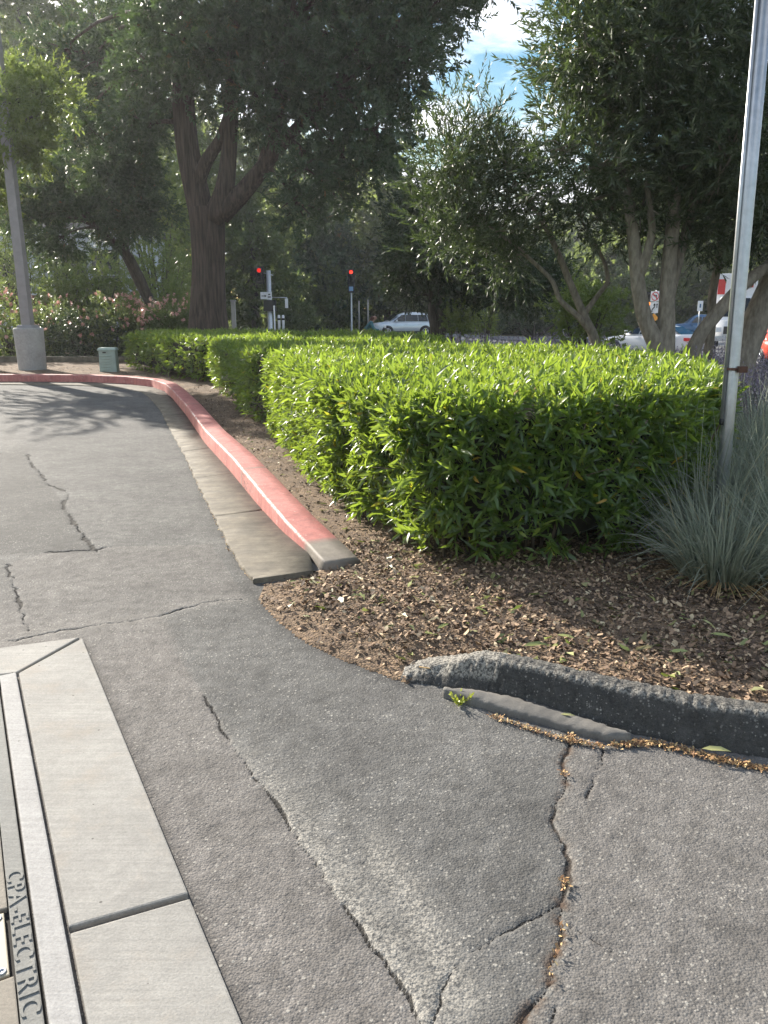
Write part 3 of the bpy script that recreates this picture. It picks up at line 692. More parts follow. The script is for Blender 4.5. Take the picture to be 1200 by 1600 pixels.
# ------------------------------------------------------------------ hedges
def poly_area(p): 
    p = np.array(p); return 0.5*abs(np.dot(p[:, 0], np.roll(p[:, 1], -1))-np.dot(p[:, 1], np.roll(p[:, 0], -1)))
def hedge(poly, top, label, dens, L, Wd, hero, seed, K=9, core_inset=0.2, skirt=0.10, shoots=0, stems=40, zbase=0.06):
    r = np.random.default_rng(seed)
    p = np.array(poly, float)
    if np.dot(p[:, 0], np.roll(p[:, 1], -1))-np.dot(p[:, 1], np.roll(p[:, 0], -1)) < 0: p = p[::-1]
    c = p.mean(0)
    root = empty('hedge', (c[0], c[1], zbase), 0, label, 'hedge', 'clipped hedge blocks beside the driveway')
    closed = np.vstack([p, p[:1]])
    # tips on the top
    lo, hi = p.min(0), p.max(0); n = int(dens*(hi-lo).prod())
    x = r.uniform(lo[0], hi[0], n); y = r.uniform(lo[1], hi[1], n); m = inside(x, y, p); x, y = x[m], y[m]
    d, _, _ = seg_dist(x, y, closed)
    z = top+0.035*vnoise(x, y, 3.2, seed)+0.02*vnoise(x, y, 11, seed+1)-0.11*np.exp(-d/0.09)-r.exponential(0.035, len(x))
    P1 = np.stack([x, y, z], 1)
    A1 = np.stack([r.normal(0, .5, len(x)), r.normal(0, .5, len(x)), np.full(len(x), 1.0)], 1)
    Ps, As = [P1], [A1]
    # tips on the sides
    for i in range(len(p)):
        a, b = closed[i], closed[i+1]; L_ = np.linalg.norm(b-a); nn = int(dens*1.15*L_*(top-skirt))
        if nn < 1: continue
        t = r.uniform(0, 1, nn); zz = skirt+(top-0.03-skirt)*r.uniform(0, 1, nn)**0.72
        nrm = np.array([(b-a)[1], -(b-a)[0]])/L_
        bulge = 0.055*vnoise(t*L_+i*7, zz, 4.5, seed+3)+0.075*vnoise(t*L_+i*7, zz, 13, seed+4)
        tuck = 0.05*ss(0.45, 0.0, zz)+0.10*ss(top-0.16, top, zz)
        off = bulge-tuck-r.exponential(0.06, nn)
        q = a[None]+(b-a)[None]*t[:, None]+nrm[None]*off[:, None]
        Ps.append(np.stack([q[:, 0], q[:, 1], zz], 1))
        As.append(np.stack([nrm[0]*1.0+r.normal(0, .6, nn), nrm[1]*1.0+r.normal(0, .6, nn), 0.35+r.normal(0, .5, nn)], 1))
    P0 = np.vstack(Ps); A = unit(np.vstack(As))
    tl = r.uniform(0.03, 0.15, len(P0))*(L/0.085)
    P, D, Nn = twig_leaves(P0-A*tl[:, None]*0.6, A, tl, K, (12, 82), r)
    D = D+r.normal(0, .28, D.shape)-np.array([0, 0, .22])*ss(top-.1, top-.35, P[:, 2:3])
    n = len(P); ll = L*r.uniform(0.45, 1.35, n)*np.repeat(r.uniform(.75, 1.25, len(P0)), K); ww = Wd*r.uniform(0.6, 1.25, n)*(0.6+0.4*ll/L)
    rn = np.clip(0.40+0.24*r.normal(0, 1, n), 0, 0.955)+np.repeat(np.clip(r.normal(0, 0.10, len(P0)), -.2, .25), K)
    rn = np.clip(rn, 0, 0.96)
    topm = np.clip((P[:, 2]-(top-0.12))/0.12, 0, 1); ll *= 1-.22*topm; ww *= 1-.15*topm; rn = np.clip(rn+0.18*topm, 0, 0.96)  # leaves near the top also coloured paler, as if sunlit
    yl = r.uniform(0, 1, n) < 0.011; rn[yl] = r.uniform(0.98, 1.0, yl.sum())
    if shoots:
        i = r.integers(0, len(P0), shoots); As_ = unit(A[i]+r.normal(0, .4, (shoots, 3))+np.array([[0, 0, .25]]))
        Pq, Dq, Nq = twig_leaves(P0[i], As_, r.uniform(0.08, 0.17, shoots), 8, (20, 65), r)
        P = np.vstack([P, Pq]); D = np.vstack([D, Dq]); Nn = np.vstack([Nn, Nq]); nq = len(Pq)
        ll = np.r_[ll, L*r.uniform(1.0, 1.75, nq)]; ww = np.r_[ww, Wd*r.uniform(0.9, 1.35, nq)]; rn = np.r_[rn, r.uniform(0.4, 0.95, nq)]
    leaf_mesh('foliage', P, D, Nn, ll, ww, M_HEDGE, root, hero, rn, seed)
    # woody stems inside
    for _ in range(stems):
        mb = MB()
        i = r.integers(0, len(p)); a, b = closed[i], closed[i+1]; t = r.uniform(0, 1); nrm = np.array([(b-a)[1], -(b-a)[0]]); nrm /= np.linalg.norm(nrm)
        q = a+(b-a)*t-nrm*r.uniform(0.16, 0.4)
        dirx, diry = r.normal(0, .12, 2)
        pts = [(q[0], q[1], 0.03), (q[0]+dirx*.4+nrm[0]*.03, q[1]+diry*.4+nrm[1]*.03, top*.4), (q[0]+dirx+nrm[0]*.08, q[1]+diry+nrm[1]*.08, top*.85)]
        mb.tube([Vector(u)-Vector((c[0], c[1], zbase)) for u in pts], [0.013, 0.009, 0.004], 6)
        for _k in range(3):
            h = r.uniform(.2, .7); s = Vector(pts[0]).lerp(Vector(pts[2]), h)-Vector((c[0], c[1], zbase))
            mb.tube([s, s+Vector((nrm[0]*.15+r.normal(0, .1), nrm[1]*.15+r.normal(0, .1), r.uniform(.05, .2)))], [0.005, 0.0025], 5)
        mb.build('stem', M_STEM, root)
    # solid dark core added inside the block to stop light passing through
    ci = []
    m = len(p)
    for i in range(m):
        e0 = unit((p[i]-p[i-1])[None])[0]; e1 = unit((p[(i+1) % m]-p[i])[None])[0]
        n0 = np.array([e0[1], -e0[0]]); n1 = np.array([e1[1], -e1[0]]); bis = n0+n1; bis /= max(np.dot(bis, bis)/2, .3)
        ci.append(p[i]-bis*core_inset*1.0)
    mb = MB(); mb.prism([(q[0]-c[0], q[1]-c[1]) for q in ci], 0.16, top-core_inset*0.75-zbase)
    mb.build('light_block_core', M_CORE, root)
    return root
hedge([(0.16, 4.60), (0.42, 4.32), (1.05, 4.34), (1.78, 4.70), (2.45, 5.5), (3.0, 6.8), (3.25, 8.2), (2.9, 9.6), (2.3, 10.6), (0.3, 10.2), (-1.15, 9.95), (-1.42, 9.6), (-0.90, 7.6), (-0.46, 6.0)],
      1.10, 'long clipped green hedge nearest the camera, its lit side facing the red kerb', 360, 0.086, 0.0112, True, 31, K=8, shoots=170, stems=60)
hedge([(2.2, 10.75), (1.0, 12.9), (0.1, 15.2), (-1.2, 15.6), (-2.35, 13.2), (-2.5, 12.9), (-2.05, 11.3), (-1.85, 10.75), (-1.6, 10.45), (0.3, 10.55)],
      1.07, 'second hedge block, just behind the first narrow dark gap', 130, 0.088, 0.0135, False, 32, K=9, shoots=20, stems=16)
hedge([(-2.45, 13.6), (-1.6, 15.9), (-2.2, 18.6), (-3.4, 18.6), (-3.7, 16.9), (-3.35, 15.3), (-2.95, 14.0), (-2.75, 13.7)],
      1.06, 'third hedge block from the front, with a bright left face beside the kerb', 110, 0.10, 0.015, False, 33, K=8, stems=12)
hedge([(-4.0, 16.9), (-3.75, 17.4), (-3.8, 19.4), (-2.0, 20.5), (-3.0, 24.0), (-6.6, 23.4), (-7.0, 21.4), (-5.6, 19.0), (-4.6, 17.6)],
      1.04, 'shaded hedge block at the bend, beside the green utility box', 70, 0.11, 0.018, False, 34, K=8, stems=12)
hedge([(0.2, 16.2), (1.2, 15.4), (1.3, 17.0), (0.4, 20.0), (-1.6, 22.5), (-2.6, 21.5), (-1.5, 18.4), (-0.9, 16.4)],
      1.06, 'farthest hedge block, a thin dark line below the silver car', 60, 0.11, 0.018, False, 35, K=8, stems=8)

# ------------------------------------------------------------------ ornamental grass, lavender, weed, fallen leaves
def ribbons(P0, D, L, Wd, sag, r, seg=6):
    n = len(P0); D = unit(D); s = np.linspace(0, 1, seg+1)
    side = unit(np.cross(D, np.array([[0, 0, 1.0]])+r.normal(0, .25, (n, 3))))
    hx = D.copy(); hx[:, 2] = 0; hx = unit(hx+1e-6)
    C = P0[:, None]+D[:, None]*(L[:, None]*s[None])[..., None]+hx[:, None]*((sag*L)[:, None]*(s**2)[None])[..., None]*0.5-np.array([0, 0, 1.0])*((sag*L)[:, None]*(s**2.4)[None])[..., None]*0.75
    w = Wd[:, None]*(1-s[None]**2.2)*0.5+0.0006
    Lf = C-side[:, None]*w[..., None]; Rt = C+side[:, None]*w[..., None]
    V = np.stack([Lf, Rt], 2).reshape(-1, 3)
    b = np.arange(n)[:, None]*(2*(seg+1))+np.arange(seg)[None]*2; b = b.ravel()
    return V, np.stack([b, b+1, b+3, b+2], 1), 2*(seg+1)
def grass(x, y, n, h, spread, label, seed):
    r = np.random.default_rng(seed); z = float(bedz(x, y)[0])
    root = empty('ornamental_grass', (x, y, z), 0, label, 'grass clump', 'blue-grey ornamental grass clumps at the right')
    n = int(n*1.25)
    rad = spread*1.25*np.sqrt(r.uniform(0, 1, n)); a = r.uniform(0, 6.283, n)
    P0 = np.stack([x+rad*np.cos(a)*.5, y+rad*np.sin(a)*.5, np.full(n, z-0.01)], 1)
    lean = rad/spread*0.45+r.normal(0, .2, n)
    D = np.stack([np.cos(a)*lean+r.normal(0, .12, n), np.sin(a)*lean+r.normal(0, .12, n), np.ones(n)], 1)
    V, F, k = ribbons(P0, D, h*r.uniform(0.45, 1.15, n), r.uniform(0.0045, 0.0085, n), np.abs(r.normal(0.34, .26, n)), r)
    np_mesh('blades', V, [F], M_GRASS, root, attrs=dict(rnd=np.repeat(np.clip(r.normal(.45, .25, n), 0, 1), k)))
    m = n//9; a = r.uniform(0, 6.283, m); P0 = np.stack([x+np.cos(a)*spread*.3, y+np.sin(a)*spread*.3, np.full(m, z+.02)], 1)
    D = np.stack([np.cos(a), np.sin(a), r.uniform(0.02, 0.35, m)], 1)
    V, F, k = ribbons(P0, D, h*r.uniform(.3, .6, m), r.uniform(.004, .007, m), r.uniform(.1, .35, m), r)
    np_mesh('dead_blades', V, [F], M_DEB, root, attrs=dict(rnd=np.repeat(r.uniform(.3, 1, m), k)))
    return root
grass(1.93, 4.15, 900, 0.62, 0.36, 'nearest grass clump, arching over the mulch left of the steel post', 41)
grass(2.55, 4.75, 900, 0.85, 0.42, 'grass clump spreading around the foot of the leaning steel post', 42)
grass(2.42, 3.95, 620, 0.70, 0.40, 'grass clump at the right picture edge above the mulch', 43)
grass(2.85, 5.7, 800, 1.1, 0.46, 'tall grass clump between the hedge end and the steel post', 44)
grass(3.35, 5.4, 800, 1.1, 0.50, 'grass clump to the right of the steel post at mid height', 45)
grass(3.6, 6.9, 800, 1.0, 0.5, 'grass clump behind the hedge end, below the rusty clamp', 46)
grass(4.4, 7.2, 800, 1.0, 0.5, 'farthest grass clump, against the pale lavender at the right edge', 47)

grass(2.15, 4.95, 800, 0.95, 0.44, 'grass clump touching the shaded hedge end left of the steel post', 48)
grass(3.0, 4.55, 800, 0.9, 0.46, 'grass clump at the right edge beside the foot of the steel post', 49)
grass(3.9, 6.0, 800, 1.1, 0.5, 'grass clump at the right edge higher up, below the leaning brown stem', 50)
r = np.random.default_rng(51)
lp = [(3.6, 8.2), (3.2, 9.9), (2.9, 11.5), (1.7, 14), (1.1, 17.5), (1.6, 21), (8, 20), (11.5, 14), (9, 8.6), (6, 7.8)]
n = 9000; x = r.uniform(0.8, 11.5, n); y = r.uniform(7.8, 21, n); m = inside(x, y, lp); x, y = x[m], y[m]; n = len(x)
P0 = np.stack([x, y, np.zeros(n)], 1); D = np.stack([r.normal(0, .16, n), r.normal(0, .16, n), np.ones(n)], 1)
hh = (0.62+0.22*vnoise(x, y, 1.3, 4))*r.uniform(.75, 1.15, n)+0.012*(y-8)+0.16*ss(6.5, 3.5, x)-0.16*ss(4.5, 7.5, x)
V1, F1, k1 = ribbons(P0, D, hh, np.full(n, 0.007), np.full(n, .05), r, 3)
tips = P0+unit(D)*hh[:, None]
K = 7; Pl, Dl, Nl = twig_leaves(tips-unit(D)*0.10, D, np.full(n, .17), K, (20, 60), r)
T4 = [(0, 0), (.45, -1), (1, 0), (.45, 1)]
S = unit(np.cross(Dl, Nl)); ll = r.uniform(.022, .05, len(Pl)); V2 = np.stack([Pl+Dl*(ll*a)[:, None]+S*(0.011*b) for a, b in T4], 1).reshape(-1, 3)
Kb = 6; Pb, Db, Nb = twig_leaves(P0+np.array([0, 0, .1]), D, hh*.6, Kb, (15, 50), r); Sb = unit(np.cross(Db, Nb))
V3 = np.stack([Pb+Db*(.10*a)+Sb*(0.009*b) for a, b in T4], 1).reshape(-1, 3)
o1, o2 = len(V1), len(V1)+len(V2)
rn = np.r_[np.repeat(r.uniform(0, .4, n), k1), np.repeat(np.clip(r.normal(.7, .2, n), .3, 1), K*4), np.repeat(r.uniform(0, .35, n), Kb*4)]
q4 = np.arange(4)[None]
o = np_mesh('lavender', np.vstack([V1, V2, V3]), [F1, o1+np.arange(len(Pl))[:, None]*4+q4, o2+np.arange(len(Pb))[:, None]*4+q4], M_LAV, attrs=dict(rnd=rn)); o['kind'] = 'stuff'

w = G(720, 1098); root = empty('weed', (w.x, w.y, 0), 0, 'small yellow-green weed growing at the near end of the old concrete strip', 'weed')
r = np.random.default_rng(61); n = 16; a = r.uniform(0, 6.283, n)
Pw, Dw, Nw = twig_leaves(np.stack([w.x+.012*np.cos(a), w.y+.012*np.sin(a), np.full(n, .0)], 1), np.stack([np.cos(a)*.8, np.sin(a)*.8, np.full(n, .9)], 1), r.uniform(.02, .05, n), 6, (20, 70), r)
leaf_mesh('leaves', Pw, Dw, Nw, r.uniform(.012, .024, len(Pw)), np.full(len(Pw), .004), M_WEED, root, True, None, 3)
FL = [((835, 1010), 0.11, 20, 'long yellow-green fallen leaf on sunlit mulch above the asphalt kerb'), ((690, 985), .08, 60, 'pale fallen leaf on the mulch nearest the hedge corner'), ((455, 905), .05, 40, 'small fallen leaf close to the grey kerb end'),
      ((880, 995), .08, -40, 'thin green fallen leaf on shaded mulch below the hedge'), ((1120, 1000), .09, -30, 'green fallen leaf on shaded mulch at the far right'), ((1060, 1025), .09, 10, 'narrow fallen leaf lying in the shade above the asphalt kerb'),
      ((680, 1028), .04, 80, 'tiny bright fallen leaf behind the crest of the asphalt kerb'), ((1115, 1174), .09, -12, 'green leaf caught in the orange debris at the foot of the asphalt kerb'), ((885, 1120), .05, -15, 'leaf lying on the old concrete strip')]
for i, (p, L, a, lb) in enumerate(FL):
    g = G(*p, z=0.07 if i < 7 else 0.02); zz = max(float(bedz(g.x, g.y)[0]), 0.0)+0.02 if i < 7 else 0.032
    A_ = np.array([[math.cos(R(a)), math.sin(R(a))*.6, 0.06]])
    o = leaf_mesh('fallen_leaf', np.array([[g.x-L/2*A_[0, 0], g.y, zz]]), A_, np.array([[0.05, -.25, 1.0]]), np.array([L*1.15]), np.array([L*.15]), M_FALLEN, None, True, np.array([0.35+0.07*i % .6]), i)
    tag(o, lb, 'leaf', 'larger green leaves fallen on the bed')
tw = [G(655, 1042, .05), G(690, 1047, .035), G(712, 1056, .03)]
o = MB().tube([tw[0], tw[1], tw[2]], [.003, .0028, .002], 6).build('twig', M_DEB); tag(o, 'thin dry twig lying at the low end of the asphalt kerb', 'twig')
at = o.data.attributes.new('rnd', 'FLOAT', 'POINT'); at.data.foreach_set('value', np.full(len(o.data.vertices), .8, np.float32))

# ------------------------------------------------------------------ trees
def bez(a, b, c, d, n):
    return [((1-t)**3)*a+3*((1-t)**2)*t*b+3*(1-t)*t*t*c+t**3*d for t in np.linspace(0, 1, n)]
def tree(name, label, cat, stems, blobs, barkm, leafm, seed, twigs=900, tl=(.25, .5), K=14, L=.10, Wd=.009, spread=(20, 60), updir=.35, droop=.12, sides=10, group=None, fill=2.2, hero=False, gap=0.0, brad=.03, barkjit=0.0):
    """stems: list of (points, radii) in metres; blobs: list of (centre, (rx, ry, rz))"""
    r = np.random.default_rng(seed)
    base = Vector(stems[0][0][0]); root = empty(name, base, 0, label, cat, group)
    mb = MB(); nodes = []
    for pts, rad in stems:
        P = [Vector(p) for p in pts]
        if len(P) > 2:   # smooth the given line
            d = np.r_[0, np.cumsum([(P[i+1]-P[i]).length for i in range(len(P)-1)])]; t = np.linspace(0, d[-1], max(8, len(P)*5))
            A = np.array([tuple(p) for p in P]); Q = np.stack([np.interp(t, d, A[:, i]) for i in range(3)], 1); rr_ = np.interp(t, d, rad)
            for _ in range(3): Q[1:-1] = .25*Q[:-2]+.5*Q[1:-1]+.25*Q[2:]
            if barkjit: Q[1:-1] += r.normal(0, barkjit, Q[1:-1].shape)
            P = [Vector(q) for q in Q]; rad = list(rr_)
        mb.tube([p-base for p in P], rad, sides)
        nodes += list(zip(P[len(P)//3:], rad[len(rad)//3:]))
    nod = np.array([tuple(p) for p, _ in nodes]); nrad = [q for _, q in nodes]
    mbb = mb; Ps, As, Ts = [], [], []
    vol = np.array([(b[1][0]*b[1][1]*b[1][2])**(2/3) for b in blobs]); tw_n = (vol/vol.sum()*twigs).astype(int)
    for (c, rad), nt_ in zip(blobs, tw_n):
        c = np.array(c); rad = np.array(rad)
        i = np.argmin(np.linalg.norm(nod-c, axis=1)); s = Vector(nod[i]); cc = Vector(c); e = cc-s
        mid1 = s+e*.35+Vector((0, 0, .12*e.length)); mid2 = s+e*.7+Vector((0, 0, .10*e.length))
        b0 = min(nrad[i]*.6, brad*1.6)
        mbb.tube([p-base for p in bez(s, mid1, mid2, cc, 6)], list(np.linspace(b0, b0*.45, 6)), 6)
        subs = []
        for _ in range(7):
            dv_ = unit(r.normal(0, 1, (1, 3)))[0]*rad*r.uniform(.55, .9)
            q = Vector(c+dv_); st_ = cc.lerp(s, r.uniform(0, .3)); mm = st_.lerp(q, .5)+Vector((0, 0, .06))
            mbb.tube([st_-base, mm-base, q-base], [b0*.4, b0*.28, b0*.12], 5); subs.append(q)
        dirs = unit(r.normal(0, 1, (nt_, 3))); u = r.uniform(0, 1, nt_)**(1/fill)
        lump = 1+.22*np.sin(dirs[:, 0]*5+seed)+.2*np.sin(dirs[:, 1]*6+c[0])+.18*np.sin(dirs[:, 2]*7+c[2])
        P = c+dirs*rad*(u*lump)[:, None]
        if gap: 
            kk = (vnoise(P[:, 0]+P[:, 1]*.6, P[:, 2], gap, seed+9) > -0.42); P, dirs = P[kk], dirs[kk]
        Ps.append(P); As.append(dirs*.8+r.normal(0, .45, P.shape)+np.array([0, 0, updir])); Ts.append(r.uniform(tl[0], tl[1], len(P)))
    mbb.build('trunk', barkm, root)
    P0, A, T = np.vstack(Ps), unit(np.vstack(As)), np.concatenate(Ts)
    P, D, Nn = twig_leaves(P0, A, T, K, spread, r)
    n = len(P)
    rn = np.clip(np.repeat(r.normal(.42, .17, len(P0)), K)+r.normal(0, .13, n), 0, 1)
    leaf_mesh('crown', P, D, Nn, L*r.uniform(.55, 1.25, n), Wd*r.uniform(.7, 1.25, n), leafm, root, hero, rn, seed, droop)
    return root
def B(px, py, Yd, rx, ry=None, rz=None):
    p = W(px, py, Yd); ry = ry or rx; rz = rz or rx
    return (tuple(p), (rx, ry, rz))
def S_(pts, Yd): return [tuple(W(px, py, Yd+(dy_[0] if dy_ else 0))) for px, py, *dy_ in pts]

# big conifer behind the hedge
def cstem(pts, Yd=25.0): return S_(pts, Yd)
b0 = cstem([(324, 512)]); bb = Vector(b0[0]); base = (bb.x, bb.y, 0.0)
stems = [([base, tuple(W(325, 480, 25)), tuple(W(326, 420, 25)), tuple(W(325, 360, 25)), tuple(W(322, 325, 25))], [.78, .56, .50, .52, .54]),
         ([tuple(W(318, 345, 25)), tuple(W(305, 290, 25)), tuple(W(292, 230, 25)), tuple(W(285, 150, 25)), tuple(W(290, 40, 25)), tuple(W(300, -120, 25))], [.40, .37, .34, .32, .26, .18]),
         ([tuple(W(305, 300, 24.9)), tuple(W(322, 250, 24.7)), tuple(W(345, 220, 24.6)), tuple(W(370, 130, 24.5))], [.21, .19, .16, .10]),
         ([tuple(W(332, 345, 24.8)), tuple(W(352, 300, 24.7)), tuple(W(358, 240, 24.7)), tuple(W(362, 160, 24.6)), tuple(W(372, 0, 24.5))], [.34, .29, .23, .21, .17]),
         ([tuple(W(345, 335, 24.8)), tuple(W(385, 295, 24.6)), tuple(W(420, 250, 24.4)), tuple(W(450, 215, 24.2)), tuple(W(520, 140, 24))], [.31, .26, .21, .17, .11]),
         ([tuple(W(410, 270, 24.5)), tuple(W(440, 160, 24.5)), tuple(W(450, 40, 24.5))], [.22, .18, .12])]
cb = [(285, 60, 1.7), (230, 110, 1.1), (250, 170, 1.0), (330, 20, 1.9), (335, 110, 1.1), (400, 60, 1.9), (430, 140, 1.3), (420, 205, .85), (480, 40, 1.9), (500, 130, 1.6), (500, 205, 1.3), (480, 265, 1.0), (560, 60, 1.9), (570, 150, 1.5), (590, 215, 1.2), (545, 260, 1.05),
      (620, 30, 1.8), (640, 90, 1.2), (625, 150, .9), (685, 15, 1.25), (725, -25, 1.0), (610, 240, .7), (470, 330, .8), (520, 300, .7), (215, 200, .8), (400, 150, .9),
      (330, -80, 2.2), (450, -80, 2.3), (570, -80, 2.2), (670, -90, 1.5), (420, -200, 2.2), (540, -220, 2.2), (640, -200, 1.8), (500, -340, 2.2)]
blobs = [B(px, py, 24.6+((i*37) % 11-5)*.28, q, q*1.1, q*.8) for i, (px, py, q) in enumerate(cb)]
blobs += [B(px, py, 31.5, q, q, q*.8) for px, py, q in [(190, 60, 1.7), (140, 100, 1.5), (195, 160, 1.5), (120, 190, 1.3), (170, 235, 1.3), (90, 90, 1.3), (230, 30, 1.6)]]
tree('conifer_tree', 'massive dark conifer with a fluted trunk forking into three limbs behind the hedge', 'tree', stems, blobs, M_REDWD, M_CONIF, 71, twigs=9800, tl=(.3, .65), K=18, L=.19, Wd=.034, spread=(25, 60), updir=-.10, droop=.25, sides=20, fill=2.3, brad=.05)

# leaning tree and airy light trees on the left
lt = [tuple(W(270, 520, 28)), tuple(W(245, 488, 28)), tuple(W(222, 450, 28)), tuple(W(205, 415, 28)), tuple(W(190, 388, 27.6)), tuple(W(150, 355, 27))]
l2 = [tuple(W(238, 480, 28)), tuple(W(222, 440, 27.8)), tuple(W(200, 395, 27.6)), tuple(W(160, 372, 27.4))]
l3 = [tuple(W(198, 400, 27.7)), tuple(W(195, 350, 27.5)), tuple(W(215, 290, 27.4))]
base = W(285, 545, 28); base.z = 0
tree('leaning_tree', 'leaning dark forked tree among the pink shrubs left of the conifer', 'tree',
     [([tuple(base)]+lt, [.30, .26, .22, .18, .16, .13, .08]), (l2, [.16, .15, .13, .07]), (l3, [.12, .09, .05])],
     [B(60, 300, 27, .8, .8, .6), B(30, 335, 27, .7, .7, .5), B(245, 335, 27.3, .6, .6, .6), B(140, 200, 27.2, .9, .9, .7), B(205, 195, 27.2, .8, .8, .7), B(130, 340, 27, 1.1, 1.1, .8), B(190, 330, 27, 1.1, 1.1, 1.0), B(90, 375, 27, .9, .9, .7), B(215, 270, 27.4, 1.1, 1.1, .9), B(165, 270, 27.4, 1.2, 1.2, 1.0), B(110, 290, 27, 1.2, 1.2, .8)],
     M_DKBARK, M_CONIF, 72, twigs=2500, tl=(.3, .6), K=14, L=.18, Wd=.032, spread=(20, 55), updir=-.2, droop=.3, gap=2.5)
ob_ = W(-60, 560, 22.5); ob_.z = 0
tree('leafy_tree', 'leafy tree at the left edge whose bright sprays hang over the lamp post', 'tree',
     [([tuple(ob_), tuple(W(-70, 400, 22.5)), tuple(W(-75, 250, 22.5)), tuple(W(-40, 150, 22.3))], [.3, .24, .18, .1]), ([tuple(W(-72, 300, 22.5)), tuple(W(10, 200, 22)), tuple(W(60, 180, 21.5))], [.15, .09, .05])],
     [B(16, 218, 20.2, .42, .4, .36), B(12, 160, 20.2, .42, .4, .4), B(20, 200, 21.6, 1.0, 1.0, .8), B(70, 150, 21.6, .8, .8, .7), B(-20, 280, 22, .9, .9, .8), B(60, 230, 21.6, .7, .6, .5), B(-60, 180, 22.2, 1.3, 1.3, 1.0), B(-110, 250, 22.5, 1.5, 1.5, 1.2), B(15, 130, 22, .7, .7, .6)],
     M_DKBARK, M_SUNL, 73, twigs=2300, tl=(.25, .5), K=14, L=.14, Wd=.026, spread=(20, 60), updir=-.1, droop=.3, gap=2.5)

# olive-like trees right
Y1 = 10.6
o1 = W(1040, 552, Y1); base = (o1.x, o1.y, 0.05)
stems = [([base, tuple(W(1032, 545, Y1)), tuple(W(1008, 505, Y1)), tuple(W(997, 450, Y1)), tuple(W(992, 390, Y1)), tuple(W(985, 330, Y1)), tuple(W(965, 230, Y1+.1))], [.15, .13, .105, .095, .085, .07, .04]),
         ([base, tuple(W(1040, 540, Y1)), tuple(W(1042, 470, Y1)), tuple(W(1046, 400, Y1)), tuple(W(1055, 320, Y1)), tuple(W(1050, 200, Y1))], [.15, .13, .105, .095, .085, .05]),
         ([tuple(W(1044, 470, Y1+.1)), tuple(W(1062, 400, Y1+.2)), tuple(W(1078, 340, Y1+.3)), tuple(W(1100, 220, Y1+.3))], [.075, .065, .06, .04]),
         ([tuple(W(998, 430, Y1)), tuple(W(1012, 395, Y1-.1)), tuple(W(1020, 360, Y1-.1)), tuple(W(1010, 280, Y1-.2))], [.08, .06, .05, .03])]
ob1 = [(915, 60, .55), (905, 120, .38), (915, 170, .6), (960, 60, .75), (955, 150, .7), (920, 260, .55), (965, 250, .62), (1000, 330, .5), (950, 330, .45), (1020, 60, .85), (1030, 170, .85), (1040, 270, .75), (1090, 100, .85), (1100, 220, .8), (1090, 330, .65), (1140, 120, .8), (1150, 240, .75), (1150, 340, .6), (1200, 180, .9), (1200, 330, .8), (1000, -40, .9), (1090, -40, .9), (1180, 40, .9), (920, -30, .5), (960, -120, .8), (1060, -140, 1.0), (1170, -110, 1.0), (868, 235, .26), (905, 330, .4)]
tree('olive_tree', 'large olive-like tree with several thick pale stems, its dense crown filling the upper right', 'tree', stems,
     [B(px, py, Y1-.2+((i*31) % 9-4)*.16+(.8 if py > 300 else 0), q, q*1.2, q*.95) for i, (px, py, q) in enumerate(ob1)], M_OLBARK, M_OLIVE, 81,
     twigs=7600, tl=(.16, .38), K=16, L=.105, Wd=.0115, spread=(15, 55), updir=.25, sides=14, fill=2.4, brad=.03)
Y2 = 11.8
o2 = W(940, 548, Y2); base = (o2.x, o2.y, 0.05)
stems = [([base, tuple(W(932, 530, Y2)), tuple(W(915, 500, Y2)), tuple(W(890, 440, Y2)), tuple(W(868, 385, Y2)), tuple(W(840, 330, Y2)), tuple(W(800, 280, Y2)), tuple(W(760, 200, Y2))], [.09, .075, .062, .050, .042, .036, .028, .015]),
         ([tuple(W(928, 525, Y2)), tuple(W(905, 495, Y2-.1)), tuple(W(872, 468, Y2-.1)), tuple(W(866, 440, Y2-.1)), tuple(W(845, 420, Y2-.1)), tuple(W(800, 380, Y2-.2)), tuple(W(760, 350, Y2-.2))], [.05, .045, .036, .032, .03, .026, .015]),
         ([tuple(W(912, 492, Y2)), tuple(W(935, 460, Y2)), tuple(W(952, 440, Y2)), tuple(W(945, 410, Y2)), tuple(W(930, 380, Y2)), tuple(W(900, 330, Y2))], [.042, .036, .032, .028, .022, .015])]
ob2 = [(705, 235, .36), (735, 205, .30), (765, 225, .34), (712, 265, .42), (755, 265, .5), (800, 265, .42), (700, 280, .5), (750, 300, .6), (800, 290, .55), (850, 300, .45), (720, 350, .5), (780, 360, .55), (835, 360, .4), (760, 400, .4), (800, 405, .3), (690, 380, .35), (712, 160, .13), (745, 140, .13), (775, 170, .12), (690, 195, .14), (840, 265, .26), (690, 330, .4)]
tree('olive_tree', 'slender olive-like tree with thin crooked grey stems, loose sprays against the sky', 'tree', stems,
     [B(px, py, Y2-.2+((i*29) % 9-4)*.14+(.7 if py > 270 and px > 780 else 0), q, q*1.1, q*.9) for i, (px, py, q) in enumerate(ob2)], M_OLBARK, M_OLIVE, 82,
     twigs=1750, tl=(.2, .45), K=15, L=.10, Wd=.0105, spread=(15, 50), updir=.45, sides=10, fill=2.2, brad=.02)
